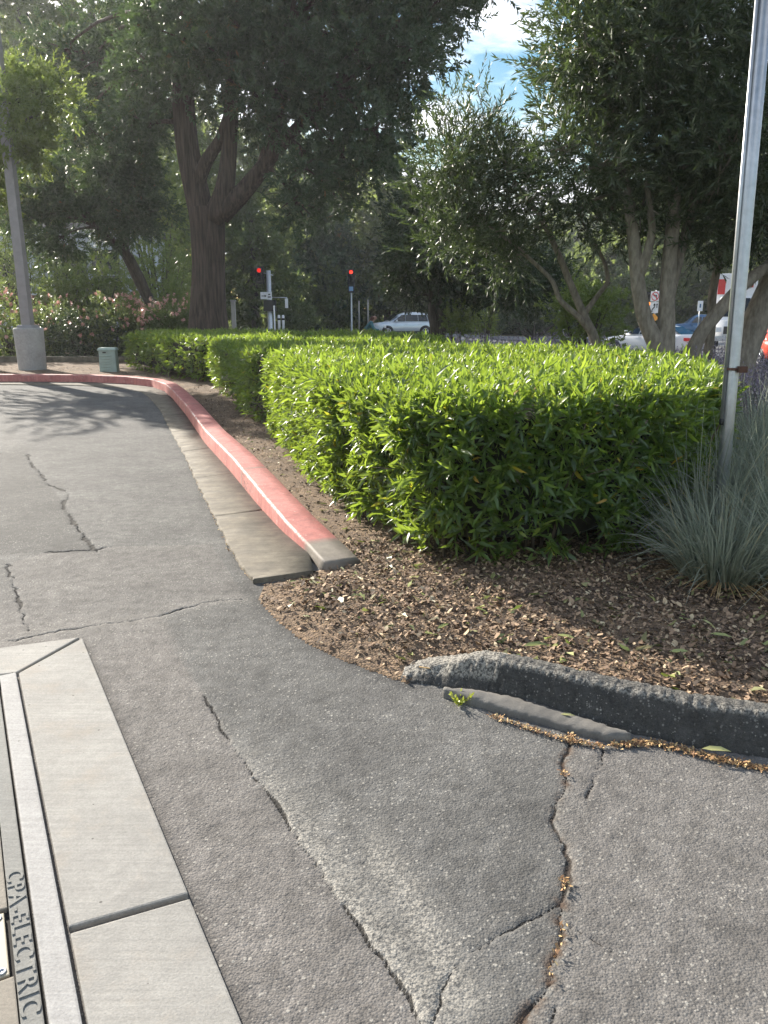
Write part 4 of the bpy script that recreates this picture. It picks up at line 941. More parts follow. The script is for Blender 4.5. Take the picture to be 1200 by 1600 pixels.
# further stems at the right behind the post
Y3 = 11.2
for px0, lst, rads, lb, sd in [
    (1080, [(1080, 552), (1095, 520), (1120, 490), (1150, 455), (1185, 425), (1230, 395)], [.10, .095, .09, .085, .08, .06], 'olive-like tree with a single slanting grey stem crossing behind the steel post', 83),
    (1165, [(1150, 580), (1165, 540), (1190, 480), (1225, 400), (1250, 300)], [.22, .20, .18, .15, .1], 'olive-like tree with a thick leaning brown stem right of the steel post', 84),
    (1110, [(1105, 560), (1112, 510), (1112, 460), (1125, 400), (1130, 330)], [.07, .065, .06, .055, .04], 'olive-like tree with one thin upright stem in front of the white truck', 85)]:
    Yq = Y3+(sd-84)*.5; p = W(lst[0][0], lst[0][1], Yq); pts = [(p.x-.02, p.y, 0.05)]+[tuple(W(a, b, Yq)) for a, b in lst]
    e = lst[-1]
    tree('olive_tree', lb, 'tree', [(pts, [rads[0]*1.15]+rads)], [B(e[0]+10, e[1]-40, Yq, .6), B(e[0]+50, e[1]-70, Yq, .6), B(e[0]-20, e[1]-60, Yq+.2, .5)], M_OLBARK, M_OLIVE, sd, twigs=500, tl=(.2, .4), K=14, L=.09, Wd=.008, spread=(15, 55), updir=.2)
# small dark tree in the middle
Y4 = 22.0
q = W(682, 530, Y4); base = (q.x, q.y, 0)
stems = [([base, tuple(W(680, 510, Y4)), tuple(W(674, 490, Y4)), tuple(W(676, 460, Y4)), tuple(W(680, 420, Y4)), tuple(W(685, 380, Y4))], [.16, .14, .12, .11, .10, .06]),
         ([(base[0]+.12, base[1], 0), tuple(W(690, 510, Y4)), tuple(W(690, 490, Y4)), tuple(W(683, 460, Y4)), tuple(W(688, 420, Y4))], [.15, .13, .12, .10, .07]),
         ([tuple(W(691, 495, Y4)), tuple(W(710, 470, Y4)), tuple(W(735, 440, Y4)), tuple(W(760, 420, Y4))], [.08, .06, .05, .03])]
ob4 = [(650, 390, .75), (650, 340, .7), (690, 350, .8), (700, 400, .8), (740, 380, .8), (750, 430, .7), (790, 410, .8), (790, 450, .6), (840, 430, .7), (840, 460, .5), (690, 440, .5), (640, 440, .55), (720, 455, .45), (870, 445, .5), (660, 300, .5), (625, 420, .4), (650, 465, .35)]
tree('dark_tree', 'low dark rounded tree with a twin crooked trunk in front of the street', 'tree', stems,
     [B(px, py, Y4+((i*31) % 7-3)*.3, q_*1.15, q_*1.2, q_*.85) for i, (px, py, q_) in enumerate(ob4)], M_DKBARK, M_DARKL, 86,
     twigs=3000, tl=(.25, .5), K=14, L=.14, Wd=.026, spread=(20, 60), updir=.1)
# sunlit bush by the right-hand stems
def bush(name, label, cat, px, py, Yd, rx, rz, mat, seed, twigs=500, L=.10, Wd=.02, K=12, z0=None, group=None, flowers=None, ry=None):
    c = W(px, py, Yd); z0 = float(gz(c.x, c.y)) if z0 is None else z0
    r = np.random.default_rng(seed); root = empty(name, (c.x, c.y, z0), 0, label, cat, group)
    mb = MB(); hgt = c.z-z0
    for _ in range(9):
        a = r.uniform(0, 6.283); e = Vector((math.cos(a)*rx*.6, math.sin(a)*rx*.6, hgt+r.uniform(-.2, .6)*rz))
        mb.tube([(0, 0, -.02), e*.5+Vector((0, 0, .1*hgt)), e], [.03*rx+.01, .02*rx+.006, .006], 6)
    mb.build('stems', M_DKBARK, root)
    ry = ry or rx
    d = unit(r.normal(0, 1, (twigs, 3))); u = r.uniform(0, 1, twigs)**(1/2.6)
    lump = 1+.2*np.sin(d[:, 0]*6+seed)+.2*np.sin(d[:, 2]*7+seed*2)+.15*np.sin(d[:, 1]*8)
    P0 = np.array([c.x, c.y, c.z])+d*np.array([rx, ry, rz])*(u*lump)[:, None]; P0[:, 2] = np.maximum(P0[:, 2], z0+.08)
    A = d*.7+r.normal(0, .5, d.shape)+np.array([0, 0, .35])
    P, D, Nn = twig_leaves(P0, A, r.uniform(.5, 1.1, twigs)*L*3, K, (20, 65), r); n = len(P)
    rn = np.clip(np.repeat(r.normal(.45, .2, twigs), K)+r.normal(0, .1, n), 0, 1)
    leaf_mesh('foliage', P, D, Nn, L*r.uniform(.6, 1.2, n), Wd*r.uniform(.7, 1.2, n), mat, root, False, rn, seed, .2)
    if flowers:
        m = (d[:, 2] > -.1) & (u*lump > .85) & (r.uniform(0, 1, twigs) < flowers)
        Pf, Df, Nf = twig_leaves(P0[m]+unit(A[m])*L*2.5, A[m], np.full(m.sum(), .10), 14, (30, 90), r); n = len(Pf)
        if n: leaf_mesh('flowers', Pf, Df, Nf, r.uniform(.05, .10, n), r.uniform(.02, .035, n), M_PINK, root, False, None, seed+1)['kind'] = 'stuff'
    return root
bush('leafy_bush', 'yellow-green leafy bush behind the slender olive-like stems', 'bush', 915, 490, 15.5, .75, .62, M_SUNL, 91, 520, .075, .02)
bush('leafy_bush', 'small light green sapling bush at the foot of the twin dark trunk', 'bush', 712, 505, 21, .35, .45, M_SUNL, 92, 120, .09, .022)
bush('leafy_bush', 'thin pale shrub standing on the street edge left of the low clipped island', 'bush', 758, 500, 28, .5, .75, M_SUNL, 93, 160, .09, .02)
bush('island_hedge', 'low dark clipped hedge on the traffic island across the street', 'hedge', 835, 499, 56, 3.6, .75, M_DARKL, 94, 900, .16, .05, ry=1.6)
bush('round_bush', 'large round dark green bush left of the red traffic light', 'bush', 515, 475, 72, 3.0, 2.4, M_FAR, 95, 1100, .26, .09, z0=-.1)
bush('round_bush', 'lower dark bush between the signal cabinet pole and the large round bush', 'bush', 462, 498, 64, 1.6, 1.2, M_FAR, 96, 400, .22, .07, z0=-.1)
# shrubs with pink flowers along the left
PS = [(-70, 525, 1.5, 'pink-flowering shrub cut by the left picture edge', .6), (12, 520, 1.35, 'shrub thick with pink blossom just left of the lamp post', .75), (88, 520, 1.1, 'pink-flowering shrub directly right of the lamp post', .35),
      (128, 530, 1.15, 'big round dark green shrub with few blossoms, left of the green box', .10), (178, 520, 1.2, 'shrub with faded pink blossom behind the green box', .45), (228, 515, 1.0, 'low shrub with bright pink blossom left of the leaning trunk', .8), (276, 512, .95, 'pink-flowering shrub between the leaning trunk and the conifer', .8)]
for i, (px, py, q, lb, fl) in enumerate(PS):
    bush('flowering_shrub', lb, 'shrub', px, py, 26.2+(i % 3)*.7, q, q*.82, M_SUNL if i in (0, 1) else M_DARKL if i == 3 else M_FAR, 100+i, 620, .10, .026, group='pink-flowering shrubs along the left', z0=0, flowers=fl)
# airy light shrubs and trees behind them
for i, (px, py, Yd, q, lb) in enumerate([(30, 430, 34, 1.9, 'sunlit feathery tree behind the lamp post'), (150, 450, 32, 1.4, 'sunlit yellow-green shrub above the flowers, left of the leaning trunk'), (105, 470, 31, 1.0, 'small sunlit shrub in front of the pale house'),
     (255, 430, 36, 1.7, 'airy pale green tree between the leaning trunk and the conifer'), (235, 330, 40, 2.0, 'bright hazy tree seen through the fork left of the conifer'), (10, 350, 38, 1.8, 'bright feathery tree behind the lamp post at mid height'), (275, 480, 33, .9, 'low sunlit shrub at the left foot of the conifer'), (200, 480, 33, 1.0, 'low dark-gapped shrub behind the leaning trunk')]):
    bush('light_tree' if q > 1.5 else 'light_shrub', lb, 'tree' if q > 1.5 else 'shrub', px, py, Yd, q*1.2, q, M_SUNL, 120+i, int(380*q), .13, .03, 12, z0=0)

# background wood: single trees
def ftree(px, pbase, top, Yd, rad, mat, label, seed, twigs=900, dens=1.0, cone=False, name='background_tree', low=.25):
    b = W(px, 500, Yd); z0 = float(gz(b.x, b.y)); H = W(px, top, Yd).z-z0
    r = np.random.default_rng(seed); bl = []
    nb = 11
    for i in range(nb):
        t = low+(1-low)*(i+.5)/nb; a = i*2.4+seed
        w_ = (1-t)*1.15+.12 if cone else math.sin(math.pi*min(1, .18+.78*t))**.7
        q_ = rad*w_; off = q_*.45
        bl.append(((b.x+math.cos(a)*off, Yd+math.sin(a)*off, z0+t*H), (q_*.75, q_*.75, H/nb*1.15)))
    s = Yd/60
    return tree(name, label, 'tree', [([(b.x, Yd, z0-.05), (b.x+r.normal(0, .2), Yd, z0+H*.4), (b.x+r.normal(0, .3), Yd, z0+H*.85)], [.018*H+.1, .014*H+.06, .05])], bl, M_DKBARK, mat, seed,
         twigs=twigs, tl=(.5*s, 1.1*s), K=12, L=.36*s, Wd=.12*s, spread=(20, 65), updir=.1, droop=.2, sides=7, group='trees of the wood across the street', brad=.06, gap=1.2)
FT = [(-120, -60, 62, 5.5, M_FAR, 'tall tree outside the left picture edge, behind the lamp post'), (15, -120, 60, 5.5, M_FAR, 'tall hazy tree at the top left behind the lamp post'), (90, -220, 56, 6.0, M_FAR, 'tall tree above the pale house on the left'), (180, -240, 52, 5.5, M_FAR, 'dark tree directly left of the conifer, reaching above the picture'), (235, 120, 66, 4.2, M_FAR, 'background tree seen left of the conifer trunk'),
      (330, 150, 70, 4.5, M_FAR, 'background tree hidden mostly by the conifer trunk'), (400, 210, 66, 3.8, M_FAR, 'background tree right of the conifer trunk, above the dim signal'), (455, 280, 78, 4.5, M_FAR, 'dark background tree above the round bush'), (510, 250, 74, 3.8, M_CONIF, 'dark conifer-like background tree under the right limb'),
      (555, 220, 82, 4.0, M_SUNL, 'paler background tree behind the red traffic light'), (605, 250, 76, 4.2, M_FAR, 'tall background tree between the red light and the silver car'), (650, 330, 88, 4.6, M_FAR, 'tall background tree rising behind the silver car'), (700, 365, 84, 4.6, M_FAR, 'background tree behind the small dark tree'), (760, 380, 80, 4.6, M_FAR, 'background tree above the traffic island, left half'),
      (820, 380, 82, 4.6, M_FAR, 'background tree above the traffic island, right half'), (880, 380, 84, 4.4, M_FAR, 'background tree behind the distant red signal'), (940, 370, 72, 4.2, M_FAR, 'background tree left of the big olive stems'), (1000, 290, 78, 4.4, M_SUNL, 'sunlit background tree behind the stacked traffic signs'),
      (1065, 300, 82, 4.6, M_SUNL, 'sunlit background tree above the blue truck'), (1135, 330, 86, 4.6, M_FAR, 'background tree behind the white box truck'), (1190, 300, 70, 4.2, M_SUNL, 'sunlit background tree at the right picture edge'), (1270, 280, 70, 4.6, M_FAR, 'background tree beyond the right picture edge')]
for i, (px, top, Yd, rad, mt, lb) in enumerate(FT):
    ftree(px, 500, top, Yd, rad, mt, lb, 140+i, twigs=2600 if top < -100 else 1400, cone=(mt is M_CONIF), low=.06)
# undergrowth of the far wood
r = np.random.default_rng(170); n = 2600
x = r.uniform(-34, 66, n); y = 74+r.uniform(0, 14, n); z = r.uniform(0, 4.2, n)*(0.6+.4*np.sin(x*.6)+.3*np.sin(x*1.7))
P, D, Nn = twig_leaves(np.stack([x, y, np.abs(z)], 1), r.normal(0, 1, (n, 3))+np.array([0, -.3, .5]), r.uniform(.6, 1.2, n), 12, (20, 65), r)
o = leaf_mesh('undergrowth', P, D, Nn, r.uniform(.25, .45, len(P)), np.full(len(P), .10), M_FAR, None, False, None, 171, .2); o['kind'] = 'stuff'

# the wood beyond, one mass
r = np.random.default_rng(175); n = 15000
x = r.uniform(-95, 110, n); y = 142+r.uniform(0, 16, n)
prof = np.interp(x, [-95, -60, -40, -12, -2, 4, 8, 16, 24, 30, 45, 110], [26, 27, 26, 24, 20, 13, 12, 12, 14, 17, 20, 22])*(1+.10*np.sin(x*.9)+.08*np.sin(x*2.3+1)+.05*np.sin(x*5.1))
prof = prof*1.36; z = prof*r.uniform(0, 1, n)**.9; x = x*1.38
P, D, Nn = twig_leaves(np.stack([x, y, z-.4], 1), r.normal(0, 1, (n, 3))+np.array([0, -.3, .4]), r.uniform(1.0, 2.0, n), 12, (20, 65), r)
o = leaf_mesh('far_wood', P, D, Nn, r.uniform(.75, 1.3, len(P)), np.full(len(P), .30), M_FAR, None, False, np.clip(np.repeat(.45+.3*vnoise(x, z, .35, 8), 12)+r.normal(0, .1, len(P)), 0, 1), 176, .2); o['kind'] = 'stuff'

# ------------------------------------------------------------------ utility vault at lower left (local axes: x along the slab edge, y across)
va = Vector((-1.481, 3.505, 0)); vd = math.atan2(-.8763, .4816)
vault = empty('utility_vault', va, vd, 'pale concrete slab with a steel frame round an electric vault lid at the lower left', 'utility vault')
mb = MB()
mb.add([(0.012, -0.006, 0), (1.945, -.006, 0), (1.935, -.305, 0), (0.292, -.305, 0)], []) if False else None
def slab(poly, z1, mat, name, bevel=.006, z0=-.08):
    m_ = MB(); m_.prism(poly, z0, z1); return m_.build(name, mat, vault, bevel)
slab([(0.010, -.004), (.278, -.308), (1.936, -.308), (1.966, -.004)], .010, M_CONC, 'concrete_slab')
slab([(1.962, -.308), (1.990, -.006), (3.6, -.002), (3.6, -.308)], .012, M_CONC, 'concrete_slab')
slab([(-.012, -.016), (-.135, -.85), (.13, -.85), (.262, -.318)], .008, M_CONC, 'concrete_slab')
slab([(-.02, 0.003), (3.6, 0.003), (3.6, -.312), (.27, -.312), (.14, -.9), (-.16, -.9)], -.012, M_DARKGAP, 'joint_filler', 0, -.10)
M_FRAME = concrete_mat('cast_frame', (0.285, 0.275, 0.265), (0.34, 0.33, 0.315), dirtamt=.08)
m_ = MB(); m_.prism([(.276, -.318), (.276, -.384), (3.6, -.384), (3.6, -.318)], -.05, .016); m_.prism([(.276, -.388), (.276, -.90), (.34, -.90), (.34, -.388)], -.05, .0155)
m_.build('frame', M_FRAME, vault, .006)
M_BAND = concrete_mat('lid_band_concrete', (0.17, 0.168, 0.155), (0.22, 0.215, 0.197), dirtamt=.2)
slab([(.35, -.392), (3.6, -.392), (3.6, -.440), (.35, -.440)], .008, M_BAND, 'lid_band', .004, -.05)
M_LID = concrete_mat('lid_concrete', (0.20, 0.178, 0.145), (0.26, 0.23, 0.19), dirtamt=.3)
slab([(.35, -.4425), (1.785, -.4425), (1.785, -.90), (.35, -.90)], .010, M_LID, 'lid', .004, -.05)
slab([(2.035, -.4425), (3.6, -.4425), (3.6, -.90), (2.035, -.90)], .010, M_LID, 'lid', .004, -.05)
slab([(.35, -.386), (3.6, -.386), (3.6, -.90), (.35, -.90)], -.006, M_DARKGAP, 'joint_filler', 0, -.09)
M_PLATE = simple('pale_metal_plate', (0.34, 0.30, 0.22), .6, 0, .08, 12)
pl = slab([(1.800, -.452), (2.025, -.452), (2.025, -.70), (1.800, -.70)], .009, M_PLATE, 'cover_plate', .003, -.03)
for s, t in ((1.815, -.468), (2.008, -.468)):
    MB().lathe([(.011, .0085), (.011, .0115), (.009, .0125), (.005, .0115), (.0045, .0095)], 16, (s, t, 0)).build('bolt', M_GALV, pl)
cu = bpy.data.curves.new('lettering', 'FONT'); cu.body = 'CPA-ELECTRIC'; cu.size = .062; cu.extrude = .0022; cu.bevel_depth = .0006; cu.space_character = 1.17
tmp = bpy.data.objects.new('lettering_source', cu); col.objects.link(tmp)
dg = bpy.context.evaluated_depsgraph_get(); me = bpy.data.meshes.new_from_object(tmp.evaluated_get(dg)); bpy.data.objects.remove(tmp)
xs = np.array([v.co[:] for v in me.vertices]); w_ = xs[:, 0].max()-xs[:, 0].min(); h_ = xs[:, 1].max()-xs[:, 1].min()
for v in me.vertices:
    v.co = (1.640+(v.co.x-xs[:, 0].min())/w_*.530, -.4385+(v.co.y-xs[:, 1].min())/h_*.044, .0085+v.co.z)
me.materials.clear(); me.materials.append(M_BAND); lt_ = bpy.data.objects.new('lettering', me); col.objects.link(lt_); lt_.parent = vault

# ------------------------------------------------------------------ lamp post, pedestal, steel post
lb_ = W(52, 583, 20.9); lb_.z = 0.06
lamp = empty('lamp_post', lb_, 0, 'square brown steel lamp post on a round grey concrete base at the left', 'lamp post')
m_ = MB(); m_.lathe([(.345, 0), (.35, .03), (.372, 1.05), (.375, 1.10), (.36, 1.125)], 40); m_.build('concrete_base', M_BASEC, lamp)
MB().box(-.22, .22, -.22, .22, 1.127, 1.20, .03, .03).build('base_plate', M_LAMP, lamp, .01)
MB().box(-.125, .125, -.125, .125, 1.20, 8.6, .025, .025).build('pole', M_LAMP, lamp, .012)
m_ = MB(); m_.tube([(0, 0, 8.4), (-.5, 0, 8.55), (-.9, 0, 8.58)], .035, 8); m_.build('arm', M_LAMP, lamp)
MB().box(-1.5, -.85, -.18, .18, 8.52, 8.68, .05, .03).build('lamp_head', M_LAMP, lamp, .02)

pb = W(172, 584, 20.2); pb.z = .05
ped = empty('utility_pedestal', pb, R(8), 'small grey-green ribbed plastic utility box at the end of the hedge', 'utility box')
MB().box(-.215, .215, -.19, .19, 0, .60, .012, .012).build('body', M_GREENBOX, ped, .02)
MB().box(-.235, .235, -.21, .21, .585, .655, .03, .03).build('cap', M_GREENBOX, ped, .02)
for i in range(6): MB().box(-.16, .10, -.205, -.183, .10+i*.068, .135+i*.068, .0, .004).build('louvre', M_GREENBOX, ped, .006)
MB().box(-.10, -.02, -.212, -.18, .525, .555).build('latch', M_BLACK, ped, .004)

p0 = W(1118, 880, 4.72); p1 = W(1195, 0, 5.0); p0.z = .02; ax = (p1-p0)
p1 = p0+ax*1.12
post = empty('steel_post', p0, 0, 'leaning galvanised steel post rising from the ornamental grass at the right', 'post')
def along_post(t): return (p1-p0)*t
m_ = MB(); m_.tube([along_post(0)+Vector((0, 0, -.05)), along_post(.3), along_post(.6), along_post(1)], [.038, .038, .041, .044], 20); m_.build('pole', M_GALV, post)
zt = lambda py: (W(1150, py, 4.8).z-p0.z)/(p1.z-p0.z)
sx = Vector((-.046, -.012, 0))
m_ = MB(); m_.tube([along_post(zt(655))+sx, along_post(.6)+sx*1.08, along_post(1)+sx*1.12], .011, 10); m_.build('conduit', M_GALV, post)
tb = along_post(zt(660))+sx
MB().lathe([(.013, -.012), (.014, 0), (.014, .02), (.011, .026)], 12, tb).build('conduit_cap', M_BLACK, post)
tcl = along_post(zt(577))
m_ = MB(); m_.lathe([(.050, -.006), (.052, -.003), (.052, .006), (.050, .009)], 24, tcl); m_.box(tcl.x+.012, tcl.x+.062, tcl.y-.068, tcl.y-.035, tcl.z-.018, tcl.z+.020); m_.build('clamp', M_RUST, post)

# ------------------------------------------------------------------ low far kerb, pavement strip and house on the left
pv = MB(); pv.add([(-26, 21.3, .066), (-8.6, 21.3, .066), (-8.3, 23.0, .066), (-26, 23.2, .066)], [(0, 1, 2, 3)]); o = pv.build('pavement', M_PAVE); o['kind'] = 'structure'
o = MB().box(-24, -4.9, 24.2, 24.4, -.05, .26).build('kerb', M_GUT, None, .02); tag(o, 'low straight grey concrete kerb in front of the flowering shrubs', 'kerb')
hs = W(85, 480, 46); house = empty('house', (hs.x, hs.y, 0), 0, 'pale blue-grey house with dark windows glimpsed through the shrubs at the left', 'house')
MB().box(-7, 5, .3, 6, 0, 6.2).build('wall', M_HOUSE, house, .02)
MB().box(-7.3, 5.3, 0, 6.3, 6.2, 6.5).build('roof', M_LAMP, house, .02)
for x0, x1, z0, z1 in ((.2, 1.9, 2.0, 4.9), (2.4, 3.8, 2.4, 5.0), (-3.0, -1.4, 2.0, 4.9)):
    f_ = MB().box(x0-.08, x1+.08, .2, .297, z0-.08, z1+.08).build('window', M_BLACK, house)
    MB().box(x0, x1, .17, .198, z0, z1).build('pane', M_GLASS, f_); MB().box(x0, x1, .14, .168, (z0+z1)/2-.04, (z0+z1)/2+.04).build('mullion', M_HOUSE, f_)
MB().box(-1.05, -.2, -.6, .2, 0, 6.2).build('pillar', M_HOUSE, house, .03)
bw = W(75, 485, 38); o = MB().box(bw.x-1.5, bw.x+2.2, 37.9, 38.2, 0, 2.4).build('brick_wall', M_BRICK, None, .01); tag(o, 'low red-brown brick wall behind the flowering shrubs', 'wall')
for px, lb in ((245, 'white post left of the conifer trunk'), (365, 'pale thin post right of the conifer trunk')):
    q = W(px, 490, 44); r_ = empty('post', (q.x, q.y, 0), 0, lb, 'post'); MB().box(-.11, .11, -.11, .11, 0, 3.0 if px < 300 else 2.2).build('shaft', M_WHITE if px < 300 else M_PAVE, r_, .01); MB().box(-.15, .15, -.15, .15, 3.0 if px < 300 else 2.2, 3.08 if px < 300 else 2.28).build('cap', M_WHITE if px < 300 else M_PAVE, r_, .01)

# ------------------------------------------------------------------ traffic signals and signs
def signal_head(parent, z, lit, matlit, yaw_front=-1, w=.36, n=3, hh=.36, scale=1.0, plate=True):
    """front faces -y"""
    H = n*hh
    hd = MB().box(-w/2, w/2, -.10, .12, z, z+H).build('signal_head', M_BLACK, parent, .02)
    if plate: MB().box(-w/2-.13, w/2+.13, .125, .14, z-.13, z+H+.13).build('backplate', M_BLACK, hd)
    for i in range(n):
        zc = z+H-hh*(i+.5)
        MB().lathe([(.135, -.135), (.135, -.102)], 20, (0, 0, zc), 'y').build('lens', matlit if i == lit else M_BLACK, hd)
        m_ = MB(); vs = []; fs = []
        for k in range(13):
            a = math.pi*(-.15+1.3*k/12)
            vs += [(.150*math.cos(a), -.10, zc+.150*math.sin(a)), (.150*math.cos(a), -.33, zc+.150*math.sin(a))]
        fs = [(2*k, 2*k+1, 2*k+3, 2*k+2) for k in range(12)]; m_.add(vs, fs); m_.build('visor', M_BLACK, hd)
    return hd
q = W(549.5, 517, 69); s1 = empty('traffic_light', (q.x, q.y, -.05), 0, 'traffic light showing red on a pale pole beside the round bush', 'traffic light')
MB().lathe([(.19, 0), (.19, .1), (.09, .16), (.085, 3.3), (.085, 3.4)], 16).build('pole', M_GALV, s1)
signal_head(s1, 4.15, 0, M_STOP, n=3)
hd = MB().box(-.28, .28, -.16, .12, 3.35, 4.0).build('pedestrian_signal', M_BLACK, s1, .02); MB().box(-.17, .17, -.175, -.161, 3.5, 3.85).build('lens', M_PED, hd)

q = W(422, 500, 52); s2 = empty('signal_cabinet_pole', (q.x, q.y, -.05), 0, 'thick grey traffic signal pole with dark box, sign and side bracket right of the conifer', 'traffic light')
MB().lathe([(.21, 0), (.21, .1), (.16, .2), (.15, 4.3)], 20).build('pole', M_GALV, s2)
MB().box(-.36, .42, -.28, .25, 1.75, 2.45).build('cabinet', M_BLACK, s2, .02)
sg = MB().box(-.52, .22, -.33, -.315, 2.5, 2.95).build('sign', M_SIGNW, s2)
m_ = MB(); m_.box(-.45, -.25, -.336, -.331, 2.68, 2.73); m_.prism([(-.25, 2.62), (-.12, 2.705), (-.25, 2.79)], -.336, -.331, 'xz'); m_.box(-.05, .15, -.336, -.331, 2.6, 2.68); m_.box(-.02, .12, -.336, -.331, 2.76, 2.84); m_.build('symbol', M_BLACK, sg)
m_ = MB(); m_.tube([(.1, 0, 2.62), (1.15, 0, 2.62)], .025, 8); m_.tube([(1.15, 0, 2.62), (1.15, 0, 2.4)], .025, 8); m_.build('bracket', M_GALV, s2)
MB().box(1.03, 1.2, -.15, .15, 1.95, 2.55).build('pedestrian_signal', M_WHITE, s2, .02)
m_ = MB(); m_.tube([(.3, 0, 4.0), (-.3, 0, 4.15)], .03, 8); m_.build('arm', M_GALV, s2)
e_ = empty('tmp'); bpy.data.objects.remove(e_)
hd2 = signal_head(s2, 3.6, 0, M_STOPDIM, n=3, w=.30, hh=.28)
hd2.location.x = -.58
for px, lb, h in ((429, 'thin pale pole beside the thick signal pole', 2.0),):
    q = W(px, 500, 50); o = empty('thin_pole', (q.x, q.y, -.05), 0, lb, 'pole'); MB().lathe([(.07, 0), (.05, .06), (.045, h)], 10).build('shaft', M_WHITE, o); MB().lathe([(.06, h), (.06, h+.05), (.02, h+.1)], 10).build('cap', M_WHITE, o)
for px, lb in ((436, 'left one of two short white bollards right of the signal pole'), (442.5, 'right one of two short white bollards right of the signal pole')):
    q = W(px, 500, 50); o = empty('bollard', (q.x, q.y, -.05), 0, lb, 'bollard', 'short white bollards'); MB().lathe([(.085, 0), (.085, 1.45), (.07, 1.5), (.03, 1.52)], 14).build('shaft', M_WHITE, o); MB().lathe([(.088, 1.2), (.088, 1.32)], 14).build('band', M_BLACK, o)
for px, Yd, h, lb in ((561, 68, 2.6, 'thin dull marker post left of the person'), (575, 68, 2.7, 'thin pale marker post above the person')):
    q = W(px, 500, Yd); o = empty('marker_post', (q.x, q.y, -.05), 0, lb, 'post', 'thin marker posts by the street'); MB().lathe([(.06, 0), (.06, h)], 8).build('shaft', M_PAVE, o); MB().lathe([(.07, h), (.03, h+.06)], 8).build('cap', M_PAVE, o)
q = W(602, 515, 40); o = empty('marker_post', (q.x, q.y, -.05), 0, 'short white marker post standing in front of the silver car wheel', 'post', 'thin marker posts by the street'); MB().lathe([(.045, 0), (.045, 1.0), (.02, 1.04)], 10).build('shaft', M_WHITE, o); MB().lathe([(.047, .75), (.047, .9)], 10).build('band', M_BLACK, o)
q = W(882, 490, 72); s3 = empty('traffic_light', (q.x, q.y, float(gz(q.x, q.y))), 0, 'small distant traffic light showing red behind the slender olive-like stems', 'traffic light')
MB().lathe([(.15, 0), (.09, .1), (.085, 3.0)], 12).build('pole', M_WHITE, s3); signal_head(s3, 2.6, 0, M_STOP, n=3, w=.32, hh=.32, plate=False).location.x = .22
MB().box(-.35, .05, -.12, .0, 3.3, 3.8).build('pedestrian_signal', M_WHITE, s3, .02)
# stacked signs at the far corner
q = W(1020, 510, 46); zg = float(gz(q.x, q.y)); ss_ = empty('sign_post', (q.x, q.y, zg), R(-52), 'sign post with a no-turn sign above an arrow sign and an orange diamond', 'sign')
hz = lambda py: W(1020, py, 46).z-zg
MB().lathe([(.04, 0), (.04, hz(454)), (.03, hz(454)+.03)], 12, (0, .06, 0)).build('pole', M_GALV, ss_)
u = MB().box(-.3, .3, -.01, .01, hz(471), hz(455)).build('no_turn_sign', M_SIGNW, ss_, .002)
zc = (hz(471)+hz(455))/2
m_ = MB()
ring = [(.25*math.cos(2*math.pi*k/32), .25*math.sin(2*math.pi*k/32)) for k in range(33)]
for k in range(32):
    a, b = ring[k], ring[k+1]
    m_.add([(a[0], -.014, zc+a[1]), (b[0], -.014, zc+b[1]), (b[0]*.8, -.014, zc+b[1]*.8), (a[0]*.8, -.014, zc+a[1]*.8)], [(0, 1, 2, 3)])
m_.prism([(-.19, zc+.15), (-.15, zc+.19), (.19, zc-.15), (.15, zc-.19)], -.016, -.013, 'xz'); m_.build('prohibition_ring', M_SIGNR, u)
m_ = MB(); m_.prism([(.06, zc-.17), (.11, zc-.17), (.11, zc+.08), (-.05, zc+.08), (-.05, zc+.03), (.06, zc+.03)], -.0125, -.0105, 'xz'); m_.prism([(-.05, zc-.02), (-.05, zc+.13), (-.15, zc+.055)], -.0125, -.0105, 'xz'); m_.build('turn_arrow', M_BLACK, u)
u = MB().box(-.3, .3, -.01, .01, hz(489), hz(472)).build('arrow_sign', M_SIGNW, ss_, .002)
z0 = hz(489); h_ = hz(472)-hz(489)
m_ = MB()
m_.prism([(-.17, z0+h_*.1), (-.10, z0+h_*.1), (-.10, z0+h_*.3), (.03, z0+h_*.5), (.03, z0+h_*.72), (-.04, z0+h_*.72), (-.04, z0+h_*.54), (-.17, z0+h_*.34)], -.0135, -.0105, 'xz')
m_.prism([(-.10, z0+h_*.70), (.09, z0+h_*.70), (-.005, z0+h_*.9)], -.0135, -.0105, 'xz')
m_.prism([(.14, z0+h_*.45), (.19, z0+h_*.45), (.19, z0+h_*.75), (.14, z0+h_*.75)], -.0135, -.0105, 'xz'); m_.prism([(.10, z0+h_*.73), (.23, z0+h_*.73), (.165, z0+h_*.9)], -.0135, -.0105, 'xz')
m_.build('arrow_symbol', M_BLACK, u)
zc = hz(497); MB().prism([(-.34, zc), (0, zc-.26), (.34, zc), (0, zc+.26)], -.012, .01, 'xz').build('orange_diamond', M_SIGNO, ss_, .002)
q = W(1011, 500, 48); zg4 = float(gz(q.x, q.y)); s4 = empty('traffic_light', (q.x, q.y, zg4), R(-20), 'dark traffic signal with an amber lamp half hidden by the thick olive stem', 'traffic light')
MB().lathe([(.15, 0), (.10, .1), (.09, 2.0)], 14).build('pole', M_GALV, s4); signal_head(s4, 1.9, 1, M_AMBER, n=3, w=.36, hh=.40)
q = W(1093, 490, 60); o = empty('street_sign', (q.x, q.y, float(gz(q.x, q.y))), 0, 'small plain white street sign in front of the blue pickup', 'sign')
hz2 = W(1093, 470, 60).z-o.location.z
MB().lathe([(.035, 0), (.035, hz2)], 10, (0, .05, 0)).build('pole', M_GALV, o); pn = MB().box(-.2, .2, -.01, .012, hz2-.75, hz2).build('panel', M_SIGNW, o, .003)
m_ = MB(); m_.box(-.06, .06, -.014, -.0105, hz2-.5, hz2-.22); m_.build('symbol', M_BLUE, pn)

